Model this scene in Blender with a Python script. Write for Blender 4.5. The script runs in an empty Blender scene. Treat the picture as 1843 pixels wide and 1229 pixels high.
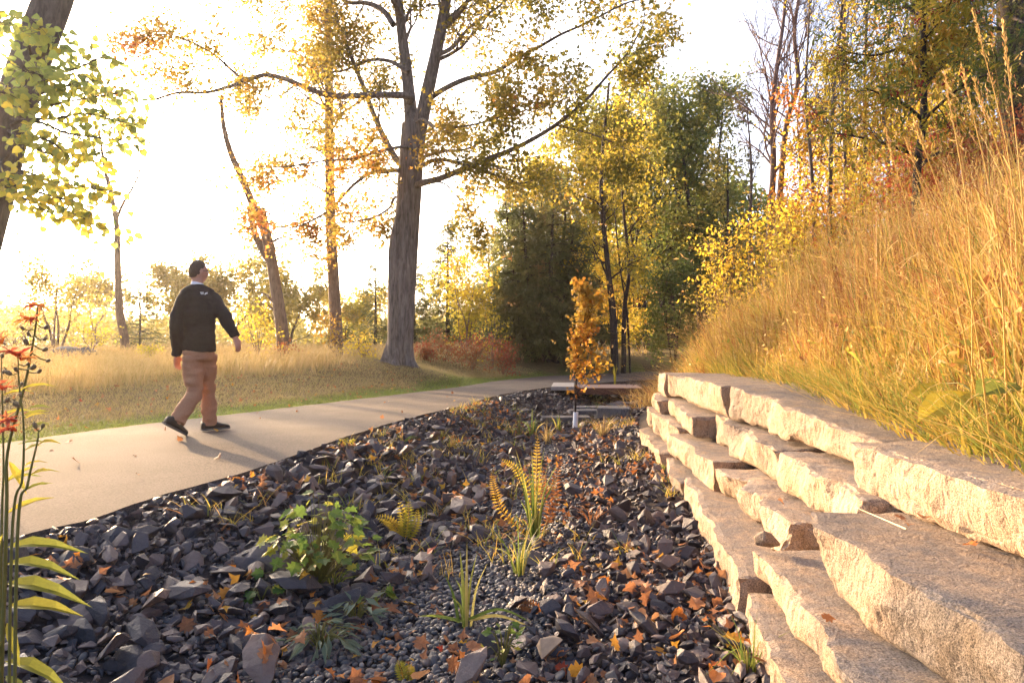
import bpy, bmesh, math, random
import numpy as np
from mathutils import Vector, Matrix

random.seed(7)
rng = np.random.default_rng(7)
scene = bpy.context.scene
COL = scene.collection
R = math.radians

# ------------------------------------------------------------------ camera, sky, sun, exposure
CAM_H, FPX, HORIZON = 1.05, 1229.0, 600.0
cam_data = bpy.data.cameras.new('camera')
cam = bpy.data.objects.new('camera', cam_data)
COL.objects.link(cam)
cam.location = (0, 0, CAM_H)
cam.rotation_euler = (R(90), 0, 0)
cam_data.sensor_width = 36.0
cam_data.lens = 24.0
cam_data.shift_y = (HORIZON - 614.5) / 1843.0
cam_data.clip_start = 0.05
cam_data.clip_end = 3000
scene.camera = cam

SUN_AZ, SUN_EL = -40.0, 9.5          # degrees left of the view direction, above the horizon
world = bpy.data.worlds.new('World')
scene.world = world
world.use_nodes = True
wn = world.node_tree.nodes
wl = world.node_tree.links
sky = wn.new('ShaderNodeTexSky')
sky.sky_type = 'NISHITA'
sky.sun_disc = False
sky.sun_elevation = R(SUN_EL)
sky.sun_rotation = R(SUN_AZ)
sky.altitude = 0
sky.air_density = 0.4
sky.dust_density = 6.0
sky.ozone_density = 0.5
wl.new(sky.outputs[0], wn['Background'].inputs[0])
wn['Background'].inputs[1].default_value = 0.15

sun_data = bpy.data.lights.new('sun', 'SUN')
sun_data.energy = 2.6
sun_data.angle = R(0.9)
sun_data.color = (1.0, 0.63, 0.31)
sun = bpy.data.objects.new('sun', sun_data)
COL.objects.link(sun)
_d = Vector((math.sin(R(SUN_AZ)) * math.cos(R(SUN_EL)), math.cos(R(SUN_AZ)) * math.cos(R(SUN_EL)), math.sin(R(SUN_EL))))
sun.rotation_euler = (-_d).to_track_quat('-Z', 'Y').to_euler()
sun.location = _d * 60

scene.view_settings.view_transform = 'Standard'
scene.view_settings.look = 'None'
scene.view_settings.gamma = 1.0
scene.view_settings.use_curve_mapping = False
scene.view_settings.exposure = 2.85
scene.render.engine = 'CYCLES'
cy = scene.cycles
cy.use_denoising = True
try:
    cy.denoiser = 'OPENIMAGEDENOISE'
except Exception:
    pass
cy.max_bounces = 7
cy.diffuse_bounces = 4
cy.transmission_bounces = 5
cy.glossy_bounces = 2
cy.sample_clamp_indirect = 6.0
cy.caustics_reflective = False
cy.caustics_refractive = False

# ------------------------------------------------------------------ small maths
def at(u, v, Y):
    return np.array([(u - 921.5) / FPX * Y, Y, CAM_H - (v - HORIZON) / FPX * Y])

def _hash(ix, iy, iz, s):
    h = (ix * 374761393 + iy * 668265263 + iz * 2147483647 + s * 1274126177) & 0xFFFFFFFF
    h = ((h ^ (h >> 13)) * 1274126177) & 0xFFFFFFFF
    h = (h ^ (h >> 16)) & 0xFFFFFF
    return h / float(0xFFFFFF)

def vnoise(p, s=0):
    p = np.asarray(p, float)
    i = np.floor(p).astype(np.int64)
    f = p - i
    w = f * f * (3 - 2 * f)
    o = 0
    for dx in (0, 1):
        for dy in (0, 1):
            for dz in (0, 1):
                h = _hash(i[:, 0] + dx, i[:, 1] + dy, i[:, 2] + dz, s)
                o = o + h * (w[:, 0] if dx else 1 - w[:, 0]) * (w[:, 1] if dy else 1 - w[:, 1]) * (w[:, 2] if dz else 1 - w[:, 2])
    return o * 2 - 1

def fbm(p, o=4, s=0, g=.5):
    p = np.asarray(p, float)
    a, t, n = 1.0, 0, 0
    for k in range(o):
        t = t + a * vnoise(p, s + k * 17)
        n += a
        a *= g
        p = p * 2.03 + 11.3
    return t / n

def sstep(a, b, x):
    t = np.clip((x - a) / (b - a), 0, 1)
    return t * t * (3 - 2 * t)

def norm(v):
    v = np.asarray(v, float)
    return v / (np.linalg.norm(v, axis=-1, keepdims=True) + 1e-9)

def catmull(P, n):
    P = np.asarray(P, float)
    m = len(P)
    if m < 3:
        t = np.linspace(0, 1, n)[:, None]
        return P[0] * (1 - t) + P[-1] * t
    Q = np.vstack([2 * P[0] - P[1], P, 2 * P[-1] - P[-2]])
    ts = np.linspace(0, m - 1 - 1e-6, n)
    i = ts.astype(int)
    t = (ts - i)[:, None]
    a, b, c, d = Q[i], Q[i + 1], Q[i + 2], Q[i + 3]
    return .5 * (2 * b + (c - a) * t + (2 * a - 5 * b + 4 * c - d) * t * t + (3 * b - a - 3 * c + d) * t ** 3)

# ------------------------------------------------------------------ mesh and object helpers
class MB:
    """collects triangles and quads with a per-vertex tint"""
    def __init__(self):
        self.v, self.t, self.q, self.a, self.n = [], [], [], [], 0
    def add(self, V, T=None, Q=None, tint=0.0):
        V = np.asarray(V, float).reshape(-1, 3)
        if T is not None and len(T):
            self.t.append(np.asarray(T, np.int64) + self.n)
        if Q is not None and len(Q):
            self.q.append(np.asarray(Q, np.int64) + self.n)
        self.v.append(V)
        self.a.append(np.broadcast_to(np.asarray(tint, float), (len(V),)))
        self.n += len(V)
    def mesh(self, name, loc=(0, 0, 0), smooth=False, col=None):
        me = bpy.data.meshes.new(name)
        V = np.vstack(self.v) - np.asarray(loc, float)
        T = np.vstack(self.t) if self.t else np.zeros((0, 3), np.int64)
        Q = np.vstack(self.q) if self.q else np.zeros((0, 4), np.int64)
        me.vertices.add(len(V))
        me.vertices.foreach_set('co', V.astype(np.float32).ravel())
        nl = T.size + Q.size
        me.loops.add(nl)
        me.loops.foreach_set('vertex_index', np.concatenate([T.ravel(), Q.ravel()]).astype(np.int32))
        np_ = len(T) + len(Q)
        me.polygons.add(np_)
        st = np.concatenate([np.arange(len(T)) * 3, T.size + np.arange(len(Q)) * 4]).astype(np.int32)
        me.polygons.foreach_set('loop_start', st)
        me.polygons.foreach_set('use_smooth', np.full(np_, smooth, bool))
        me.update(calc_edges=True)
        at_ = me.attributes.new('tint', 'FLOAT', 'POINT')
        at_.data.foreach_set('value', np.concatenate(self.a).astype(np.float32))
        if col is not None:
            c = me.attributes.new('col', 'FLOAT_COLOR', 'POINT')
            c.data.foreach_set('color', np.hstack([col, np.ones((len(col), 1))]).astype(np.float32).ravel())
        me.validate()
        return me
    def obj(self, name, mat, parent=None, smooth=False, col=None, kind=None):
        loc = tuple(parent.location) if parent is not None else (0, 0, 0)
        me = self.mesh(name, loc, smooth, col)
        return link(name, me, mat, parent, kind)

def link(name, me, mat, parent=None, kind=None):
    if mat is not None and len(me.materials) == 0:
        me.materials.append(mat)
    o = bpy.data.objects.new(name, me)
    COL.objects.link(o)
    if parent is not None:
        o.parent = parent
    if kind:
        o['kind'] = kind
    return o

def tag(o, label=None, cat=None, group=None, kind=None):
    if label: o['label'] = label
    if cat: o['category'] = cat
    if group: o['group'] = group
    if kind: o['kind'] = kind
    return o

def thing(name, label, cat, loc, group=None):
    e = bpy.data.objects.new(name, None)
    e.empty_display_size = .1
    COL.objects.link(e)
    e.location = tuple(float(c) for c in loc)
    return tag(e, label, cat, group)

def tube(P, Rr, k=6):
    P = np.asarray(P, float)
    n = len(P)
    Rr = np.broadcast_to(np.asarray(Rr, float), (n,))
    T = norm(np.gradient(P, axis=0))
    ref = np.array([1.0, 0, 0]) if abs(T[0][0]) < .8 else np.array([0, 1.0, 0])
    u = np.cross(T[0], ref); u /= np.linalg.norm(u)
    U = np.empty((n, 3))
    for i in range(n):
        u = u - T[i] * np.dot(u, T[i])
        u = u / (np.linalg.norm(u) + 1e-9)
        U[i] = u
    W = np.cross(T, U)
    a = np.arange(k) * 2 * math.pi / k
    V = P[:, None] + Rr[:, None, None] * (np.cos(a)[None, :, None] * U[:, None] + np.sin(a)[None, :, None] * W[:, None])
    i = np.arange(n - 1)[:, None] * k
    j = np.arange(k)[None]
    j2 = (j + 1) % k
    Q = np.stack([i + j, i + j2, i + k + j2, i + k + j], -1).reshape(-1, 4)
    return V.reshape(-1, 3), Q

# leaf templates: x along the leaf, y across, z out of it
def fan(outline, c):
    V = np.array([c] + outline, float)
    n = len(outline)
    return V, np.array([[0, 1 + i, 1 + (i + 1) % n] for i in range(n)])
L_DIAMOND = (np.array([[0, 0, 0], [.45, .3, .07], [1, 0, -.04], [.45, -.3, .07]], float), np.array([[0, 2, 1], [0, 3, 2]]))
L_NARROW = (np.array([[0, 0, 0], [.4, .13, .04], [1, 0, -.1], [.4, -.13, .04]], float), np.array([[0, 2, 1], [0, 3, 2]]))
L_MAPLE = (np.array([[0, 0, 0], [.28, .48, .07], [.5, .17, .02], [1, 0, -.08], [.5, -.17, .02], [.28, -.48, .07]], float),
           np.array([[0, 2, 1], [0, 3, 2], [0, 4, 3], [0, 5, 4]]))
L_ROUND = fan([[0, 0, .02], [-.06, .2, .05], [.1, .42, .07], [.4, .46, .05], [.72, .3, 0], [1, 0, -.1], [.72, -.3, 0], [.4, -.46, .05], [.1, -.42, .07], [-.06, -.2, .05]], [.42, 0, -.03])
L_SPRAY = (np.array([[0, 0, 0], [.3, .07, 0], [1, 0, -.2], [.3, -.07, 0], [.25, 0, 0], [.62, .4, -.1], [.45, .05, 0], [.25, 0, 0], [.62, -.4, -.1], [.45, -.05, 0],
            [.5, 0, -.05], [.85, .26, -.2], [.7, .03, -.1], [.5, 0, -.05], [.85, -.26, -.2], [.7, -.03, -.1]], float),
           np.array([[0, 2, 1], [0, 3, 2], [4, 6, 5], [7, 8, 9], [10, 12, 11], [13, 14, 15]]))
L_NEEDLE = (np.array([[0, .02, 0], [1, .3, .1], [0, -.02, 0], [1.05, .05, -.1], [.95, -.3, .15], [.9, .15, .35], [.9, -.12, -.35]], float),
            np.array([[0, 2, 1], [0, 2, 3], [0, 2, 4], [0, 2, 5], [0, 2, 6]]))

def inst(shape, pos, xd, nz, size):
    """many copies of a template; xd leaf direction, nz leaf normal (made orthogonal)"""
    SV, ST = shape
    n = len(pos)
    xd = norm(xd)
    yd = norm(np.cross(nz, xd))
    zd = np.cross(xd, yd)
    size = np.broadcast_to(np.asarray(size, float), (n,))[:, None, None]
    V = pos[:, None] + size * (SV[None, :, 0:1] * xd[:, None] + SV[None, :, 1:2] * yd[:, None] + SV[None, :, 2:3] * zd[:, None])
    T = (ST[None] + (np.arange(n) * len(SV))[:, None, None]).reshape(-1, 3)
    return V.reshape(-1, 3), T

def rdir(n, up=0.0):
    d = rng.normal(size=(n, 3))
    d = norm(d)
    d[:, 2] += up
    return norm(d)

# ------------------------------------------------------------------ materials
def new_mat(name):
    m = bpy.data.materials.new(name)
    m.use_nodes = True
    nt = m.node_tree
    return m, nt.nodes, nt.links, nt.nodes['Principled BSDF']

def ramp(nodes, stops):
    r = nodes.new('ShaderNodeValToRGB')
    e = r.color_ramp.elements
    while len(e) < len(stops):
        e.new(.5)
    for el, (p, c) in zip(e, stops):
        el.position = p
        el.color = (*c, 1)
    return r

def noise_node(nodes, links, scale, detail=4, rough=.55, vec=None, dist=0.0):
    n = nodes.new('ShaderNodeTexNoise')
    n.inputs['Scale'].default_value = scale
    n.inputs['Detail'].default_value = detail
    n.inputs['Roughness'].default_value = rough
    n.inputs['Distortion'].default_value = dist
    if vec is not None:
        links.new(vec, n.inputs['Vector'])
    return n

def math_node(nodes, links, op, a, b=None):
    m = nodes.new('ShaderNodeMath')
    m.operation = op
    for i, x in enumerate((a, b)):
        if x is None: continue
        if isinstance(x, (int, float)): m.inputs[i].default_value = x
        else: links.new(x, m.inputs[i])
    return m.outputs[0]

def mixc(nodes, links, fac, a, b, mode='MIX'):
    m = nodes.new('ShaderNodeMix')
    m.data_type = 'RGBA'
    m.blend_type = mode
    for s, x in ((0, fac), (6, a), (7, b)):
        if isinstance(x, (int, float)): m.inputs[s].default_value = x
        elif isinstance(x, tuple): m.inputs[s].default_value = (*x, 1) if len(x) == 3 else x
        else: links.new(x, m.inputs[s])
    return m.outputs[2]

def tint_value(nodes, links):
    a = nodes.new('ShaderNodeAttribute'); a.attribute_name = 'tint'
    o = nodes.new('ShaderNodeObjectInfo')
    s = math_node(nodes, links, 'ADD', a.outputs['Fac'], o.outputs['Random'])
    return a.outputs['Fac'], math_node(nodes, links, 'FRACT', s)

def leaf_mat(name, stops, trans=.45, rough=.55, obj_random=False, spec=.25):
    m, N, L, P = new_mat(name)
    a, f = tint_value(N, L)
    r = ramp(N, stops)
    L.new(f if obj_random else a, r.inputs[0])
    n = noise_node(N, L, 9.0, 2)
    c = mixc(N, L, .3, r.outputs[0], n.outputs[0], 'OVERLAY')
    hs = N.new('ShaderNodeHueSaturation'); hs.inputs['Saturation'].default_value = 1.0
    L.new(c, hs.inputs['Color'])
    L.new(hs.outputs[0], P.inputs['Base Color'])
    P.inputs['Roughness'].default_value = rough
    P.inputs['Specular IOR Level'].default_value = spec
    t = N.new('ShaderNodeBsdfTranslucent')
    g = N.new('ShaderNodeGamma'); g.inputs[1].default_value = .85
    L.new(hs.outputs[0], g.inputs[0])
    L.new(g.outputs[0], t.inputs[0])
    mx = N.new('ShaderNodeMixShader'); mx.inputs[0].default_value = trans
    L.new(P.outputs[0], mx.inputs[1]); L.new(t.outputs[0], mx.inputs[2])
    L.new(mx.outputs[0], N['Material Output'].inputs[0])
    return m

def bark_mat(name, c1, c2, scale=14, stretch=.18, bump=.6):
    m, N, L, P = new_mat(name)
    tc = N.new('ShaderNodeTexCoord')
    mp = N.new('ShaderNodeMapping'); mp.inputs['Scale'].default_value = (1, 1, stretch)
    L.new(tc.outputs['Object'], mp.inputs[0])
    n = noise_node(N, L, scale, 6, .65, mp.outputs[0], .6)
    n2 = noise_node(N, L, 2.2, 3, .5, tc.outputs['Object'])
    r = ramp(N, [(.3, c1), (.7, c2)])
    L.new(n.outputs[0], r.inputs[0])
    c = mixc(N, L, .35, r.outputs[0], n2.outputs[0], 'OVERLAY')
    L.new(c, P.inputs['Base Color'])
    P.inputs['Roughness'].default_value = .9
    P.inputs['Specular IOR Level'].default_value = .15
    b = N.new('ShaderNodeBump'); b.inputs['Strength'].default_value = bump; b.inputs['Distance'].default_value = .03
    L.new(n.outputs[0], b.inputs['Height']); L.new(b.outputs[0], P.inputs['Normal'])
    return m

def plain_mat(name, c, rough=.7, nscale=40, var=.25, bump=.2, bdist=.004, metal=0.0, spec=.3):
    m, N, L, P = new_mat(name)
    tc = N.new('ShaderNodeTexCoord')
    n = noise_node(N, L, nscale, 4, .6, tc.outputs['Object'])
    L.new(mixc(N, L, var, c, n.outputs[0], 'OVERLAY'), P.inputs['Base Color'])
    P.inputs['Roughness'].default_value = rough
    P.inputs['Metallic'].default_value = metal
    P.inputs['Specular IOR Level'].default_value = spec
    b = N.new('ShaderNodeBump'); b.inputs['Strength'].default_value = bump; b.inputs['Distance'].default_value = bdist
    L.new(n.outputs[0], b.inputs['Height']); L.new(b.outputs[0], P.inputs['Normal'])
    return m

M = {}
# autumn leaf families (tint 0..1)
M['maple'] = leaf_mat('maple_leaf', [(0, (.13, .125, .022)), (.3, (.25, .205, .03)), (.55, (.38, .255, .035)), (.75, (.45, .225, .04)), (.9, (.48, .17, .04)), (1, (.42, .12, .04))], .55)
M['linden'] = leaf_mat('linden_leaf', [(0, (.17, .22, .06)), (.4, (.24, .27, .06)), (.7, (.40, .36, .05)), (1, (.56, .42, .05))], .6)
M['linden_single'] = leaf_mat('linden_leaf_single', [(0, (.15, .21, .06)), (.6, (.24, .28, .06)), (1, (.36, .34, .05))], .55, obj_random=True)
M['linden_yellow'] = leaf_mat('linden_leaf_yellow', [(0, (.36, .34, .05)), (.6, (.50, .41, .05)), (1, (.60, .42, .05))], .6, obj_random=True)
M['green'] = leaf_mat('green_leaf', [(0, (.075, .105, .022)), (.45, (.14, .165, .03)), (.75, (.25, .22, .035)), (1, (.42, .31, .04))], .5)
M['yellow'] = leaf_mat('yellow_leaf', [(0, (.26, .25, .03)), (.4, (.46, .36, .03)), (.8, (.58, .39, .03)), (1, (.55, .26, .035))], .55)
M['orange'] = leaf_mat('orange_leaf', [(0, (.30, .20, .03)), (.35, (.42, .22, .025)), (.7, (.42, .13, .02)), (1, (.28, .06, .02))], .45)
M['red'] = leaf_mat('red_leaf', [(0, (.20, .11, .035)), (.4, (.28, .08, .03)), (.8, (.32, .045, .025)), (1, (.36, .17, .03))], .4)
M['olive'] = leaf_mat('olive_leaf', [(0, (.17, .16, .04)), (.5, (.31, .255, .055)), (1, (.48, .36, .06))], .6)  # lightened and yellowed: backlit glow of the field trees put into the colour
M['cedar'] = leaf_mat('cedar_spray', [(0, (.075, .092, .032)), (.6, (.14, .15, .046)), (.88, (.21, .18, .055)), (1, (.30, .20, .07))], .45, .7)
M['pine'] = leaf_mat('pine_needle', [(0, (.05, .07, .02)), (.6, (.10, .11, .03)), (1, (.20, .16, .045))], .3, .6)
M['ash'] = leaf_mat('ash_leaf', [(0, (.05, .085, .02)), (.5, (.11, .13, .022)), (.75, (.34, .26, .025)), (1, (.46, .25, .03))], .45)
M['grass_gold'] = leaf_mat('golden_grass', [(0, (.14, .18, .03)), (.2, (.34, .28, .04)), (.45, (.48, .30, .055)), (.75, (.52, .35, .12)), (.9, (.40, .17, .05)), (1, (.22, .075, .03))], .4, .5, spec=.3)
M['grass_field'] = leaf_mat('dry_field_grass', [(0, (.13, .13, .03)), (.3, (.30, .22, .07)), (.7, (.42, .30, .13)), (1, (.36, .22, .09))], .35)
M['grass_mown'] = leaf_mat('mown_grass', [(0, (.12, .17, .025)), (.35, (.20, .22, .04)), (.6, (.30, .235, .085)), (1, (.38, .27, .12))], .4)
M['blade_green'] = leaf_mat('green_blade', [(0, (.06, .10, .02)), (.5, (.12, .16, .03)), (.8, (.30, .27, .05)), (1, (.42, .32, .10))], .4, obj_random=True)
M['herb'] = leaf_mat('herb_leaf', [(0, (.05, .10, .02)), (.6, (.09, .15, .025)), (.85, (.20, .22, .03)), (1, (.36, .30, .03))], .4, obj_random=True)
M['thistle'] = leaf_mat('thistle_leaf', [(0, (.10, .13, .08)), (1, (.17, .20, .13))], .25, obj_random=True)
M['fern'] = leaf_mat('fern_frond', [(0, (.20, .19, .02)), (.5, (.40, .30, .03)), (1, (.46, .26, .03))], .5, obj_random=True)
M['fern_brown'] = leaf_mat('brown_fern_frond', [(0, (.24, .09, .03)), (1, (.34, .12, .035))], .35, obj_random=True)
M['fallen'] = leaf_mat('fallen_leaf', [(0, (.17, .07, .035)), (.35, (.30, .12, .05)), (.6, (.36, .18, .085)), (.8, (.42, .12, .02)), (.93, (.46, .26, .03)), (1, (.30, .04, .02))], .3, .6, obj_random=True)
M['lobelia_leaf'] = leaf_mat('flower_stalk_leaf', [(0, (.14, .17, .03)), (.5, (.26, .24, .03)), (1, (.40, .30, .03))], .5, obj_random=True)
M['petal'] = leaf_mat('red_petal', [(0, (.34, .05, .03)), (.5, (.48, .09, .04)), (1, (.55, .26, .06))], .45, obj_random=True)
# bark and wood
M['bark_maple'] = bark_mat('maple_bark', (.06, .05, .044), (.25, .21, .185), 20, .13, 1.0)
M['bark_grey'] = bark_mat('grey_bark', (.06, .05, .045), (.17, .14, .12), 18, .2)
M['bark_dark'] = bark_mat('dark_bark', (.022, .018, .017), (.07, .055, .05), 16, .2)
M['bark_tan'] = bark_mat('tan_bark', (.10, .07, .055), (.24, .17, .13), 18, .22)
M['bark_birch'] = bark_mat('pinkish_twig_bark', (.11, .075, .07), (.24, .17, .15), 14, .4)
M['stem_green'] = plain_mat('green_stem', (.13, .12, .03), .6)
M['stem_brown'] = plain_mat('brown_stem', (.16, .08, .04), .7)
# ------------------------------------------------------------------ terrain
PR = np.array([(-3.9, -3), (-3.35, 0), (-2.9, 2), (-2.567, 3.515), (-2.39, 3.84), (-2.28, 4.43), (-2.0, 5.27), (-1.80, 6.35), (-1.7, 6.9), (-1.33, 8.87), (-.79, 10.83), (-.16, 13.7), (1.15, 16.7), (3.2, 19.5), (6.5, 22.5), (12, 26), (40, 40)])
PL = np.array([(-8.2, -3), (-7.0, 0), (-6.2, 2.5), (-4.98, 6.2), (-4.28, 8.38), (-3.9, 9.25), (-2.92, 11.9), (-1.35, 16.2), (-.39, 19.8), (1.03, 23.2), (2.0, 24.3), (4.5, 27), (8, 29.5), (14, 33), (40, 46)])
WB = np.array([(.95, -3), (.95, 0), (.95, 2), (1.03, 2.6), (1.25, 4), (1.45, 5.6), (1.60, 7.2), (1.62, 8.7), (2.2, 12), (3.1, 15), (6, 19), (10, 22), (40, 38)])
def fR(y): return np.interp(y, PR[:, 1], PR[:, 0])
def fL(y): return np.interp(y, PL[:, 1], PL[:, 0])
def fW(y): return np.interp(y, WB[:, 1], WB[:, 0])
def pz(y): return -.025 * np.clip(np.asarray(y, float) - 7, 0, 20)
DS = np.array([0, .06, .2, .42, .55, .66, .85, 1.0])
DZ = np.array([-.03, -.06, -.22, -.40, -.43, -.42, -.36, -.30])
TREE = at(716, 655, 18.0)

def ground(x, y):
    x = np.asarray(x, float); y = np.asarray(y, float)
    r, l, w, p = fR(y), fL(y), fW(y), pz(y)
    # left field
    d = (l - x) * .94
    field = .20 - .010 * np.clip(y - 30, 0, 60) - .004 * np.clip(y - 90, 0, 400)
    zl = p - .03 + sstep(0, 3.6, d) * (field - p + .03)
    zl = zl + .30 * np.exp(-(((x - TREE[0]) / 1.9) ** 2 + ((y - TREE[1]) / 1.6) ** 2)) * sstep(0, .9, d)
    zl = zl + sstep(.6, 4, d) * .05 * fbm(np.stack([x * .5, y * .5, 0 * x], -1).reshape(-1, 3), 3, 3).reshape(x.shape)
    # ditch
    s = (x - r) / np.maximum(w - r, .3)
    zd = p + np.interp(s, DS, DZ)
    # right slope
    wall = 1 - sstep(8.6, 9.8, y)
    t = x - w
    z0 = p - .30
    foot = 1.0 * wall + .25 * (1 - wall)
    top0 = z0 + (.78 * wall + .12 * (1 - wall))
    ramp_ = z0 + (top0 - z0) * np.clip(t / foot, 0, 1)
    tt = np.clip(t - foot, 0, None)
    zs = ramp_ + .66 * np.minimum(tt, 1.6) + .25 * np.clip(tt - 1.6, 0, 1.3) + .06 * np.clip(tt - 2.9, 0, 40)
    zs = zs + .16 * fbm(np.stack([x * .9, y * .9, 0 * x + 5], -1).reshape(-1, 3), 3, 9).reshape(x.shape) * sstep(0, 1, tt)
    z = np.where(x < l, zl, np.where(x < r, p - .05, np.where(x < w, zd, zs)))
    return z

def gz(x, y): return float(ground(np.array([x]), np.array([y]))[0])

def graded(lo, hi, a, b, fine, grow=1.12):
    pts = list(np.arange(a, b, fine))
    s = fine; v = pts[-1]
    while v < hi:
        s *= grow; v += s; pts.append(v)
    s = fine; v = pts[0]; pre = []
    while v > lo:
        s *= grow; v -= s; pre.append(v)
    return np.array(pre[::-1] + pts)
gx = graded(-900, 900, -6, 7, .085)
gy = graded(-12, 1500, .5, 15, .085)
X, Y = np.meshgrid(gx, gy)
Z = ground(X, Y)
n2 = fbm(np.stack([X.ravel() * 7, Y.ravel() * 7, Z.ravel() * 0], -1), 3, 21).reshape(X.shape)
near = (np.hypot(X, Y) < 30)
Z = Z + np.where(near, .012 * n2, 0)
ny, nx = X.shape
ii = np.arange(ny - 1)[:, None] * nx + np.arange(nx - 1)[None]
Q = np.stack([ii, ii + 1, ii + nx + 1, ii + nx], -1).reshape(-1, 4)
mb = MB()
mb.add(np.stack([X, Y, Z], -1).reshape(-1, 3), Q=Q)
xs, ys = X.ravel(), Y.ravel()
dl = (fL(ys) - xs) * .94
nz_ = fbm(np.stack([xs * 1.3, ys * 1.3, 0 * xs], -1), 3, 5)
c_field = np.array([.20, .145, .065]); c_mown = np.array([.145, .105, .05]); c_edge = np.array([.085, .10, .025])
c_ditch = np.array([.045, .036, .034]); c_slope = np.array([.13, .095, .04])
w1 = sstep(.45, 1.1, dl + .35 * nz_)[:, None]; w2 = sstep(2.6, 3.8, dl + .6 * nz_)[:, None]
left = (c_edge * (1 - w1) + c_mown * w1) * (1 - w2) + c_field * w2
colr = np.where((xs < fL(ys))[:, None], left, np.where((xs < fW(ys) + .2)[:, None], c_ditch, c_slope))
gm, N, L, P = new_mat('soil_and_turf')
a = N.new('ShaderNodeAttribute'); a.attribute_name = 'col'
tc = N.new('ShaderNodeTexCoord')
n1 = noise_node(N, L, 6, 8, .7, tc.outputs['Object'])
n2n = noise_node(N, L, 60, 5, .7, tc.outputs['Object'])
c = mixc(N, L, .7, a.outputs['Color'], n1.outputs[0], 'OVERLAY')
c = mixc(N, L, .6, c, n2n.outputs[0], 'OVERLAY')
L.new(c, P.inputs['Base Color']); P.inputs['Roughness'].default_value = .95
P.inputs['Specular IOR Level'].default_value = .1
b = N.new('ShaderNodeBump'); b.inputs['Strength'].default_value = .8; b.inputs['Distance'].default_value = .02
L.new(n2n.outputs[0], b.inputs['Height']); L.new(b.outputs[0], P.inputs['Normal'])
g_obj = mb.obj('ground', gm, smooth=True, col=colr, kind='structure')

# ------------------------------------------------------------------ path
def resample(P, n):
    P = catmull(P, 400)
    s = np.concatenate([[0], np.cumsum(np.linalg.norm(np.diff(P, axis=0), axis=1))])
    t = np.linspace(0, s[-1], n)
    return np.stack([np.interp(t, s, P[:, 0]), np.interp(t, s, P[:, 1])], -1)
nL = 420
er = resample(PR[:-1], nL); el = resample(PL[:-1], nL)
jit = fbm(np.stack([er[:, 0] * 6, er[:, 1] * 6, 0 * er[:, 0]], -1), 3, 31) * .022
er = er + np.stack([jit, 0 * jit], -1)
jit = fbm(np.stack([el[:, 0] * 4, el[:, 1] * 4, 0 * el[:, 0]], -1), 3, 32) * .05
el = el + np.stack([jit, 0 * jit], -1)
K = 14
t = np.linspace(0, 1, K)[None, :, None]
XY = el[:, None] * (1 - t) + er[:, None] * t
cz = pz(XY[..., 1]) + .012 * (1 - (2 * t[..., 0] - 1) ** 2)
V = np.concatenate([XY, cz[..., None]], -1)
K2 = V.shape[1]
ii = np.arange(nL - 1)[:, None] * K2 + np.arange(K2 - 1)[None]
Q = np.stack([ii, ii + 1, ii + K2 + 1, ii + K2], -1).reshape(-1, 4)
mb = MB(); mb.add(V.reshape(-1, 3), Q=Q)
for sd in (0, -1):
    e0 = V[:, sd]; e1 = e0 - np.array([0, 0, .09]); S_ = np.stack([e0, e1], 1).reshape(-1, 3)
    mb.add(S_, Q=np.array([[2 * i, 2 * i + 1, 2 * i + 3, 2 * i + 2] for i in range(nL - 1)]))
pm, N, L, P = new_mat('worn_asphalt')
tc = N.new('ShaderNodeTexCoord')
na = noise_node(N, L, 1.1, 5, .6, tc.outputs['Object'])
nb = noise_node(N, L, 85, 4, .75, tc.outputs['Object'])
r1 = ramp(N, [(.3, (.074, .058, .051)), (.7, (.112, .089, .078))]); L.new(na.outputs[0], r1.inputs[0])
r2 = ramp(N, [(.34, (.12, .12, .12)), (.64, (.80, .80, .80))]); L.new(nb.outputs[0], r2.inputs[0])
L.new(mixc(N, L, .85, r1.outputs[0], r2.outputs[0], 'OVERLAY'), P.inputs['Base Color'])
P.inputs['Roughness'].default_value = .95
P.inputs['Specular IOR Level'].default_value = .12
b = N.new('ShaderNodeBump'); b.inputs['Strength'].default_value = .55; b.inputs['Distance'].default_value = .005
L.new(nb.outputs[0], b.inputs['Height']); L.new(b.outputs[0], P.inputs['Normal'])
path = mb.obj('path', pm, smooth=True, kind='structure')

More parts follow.
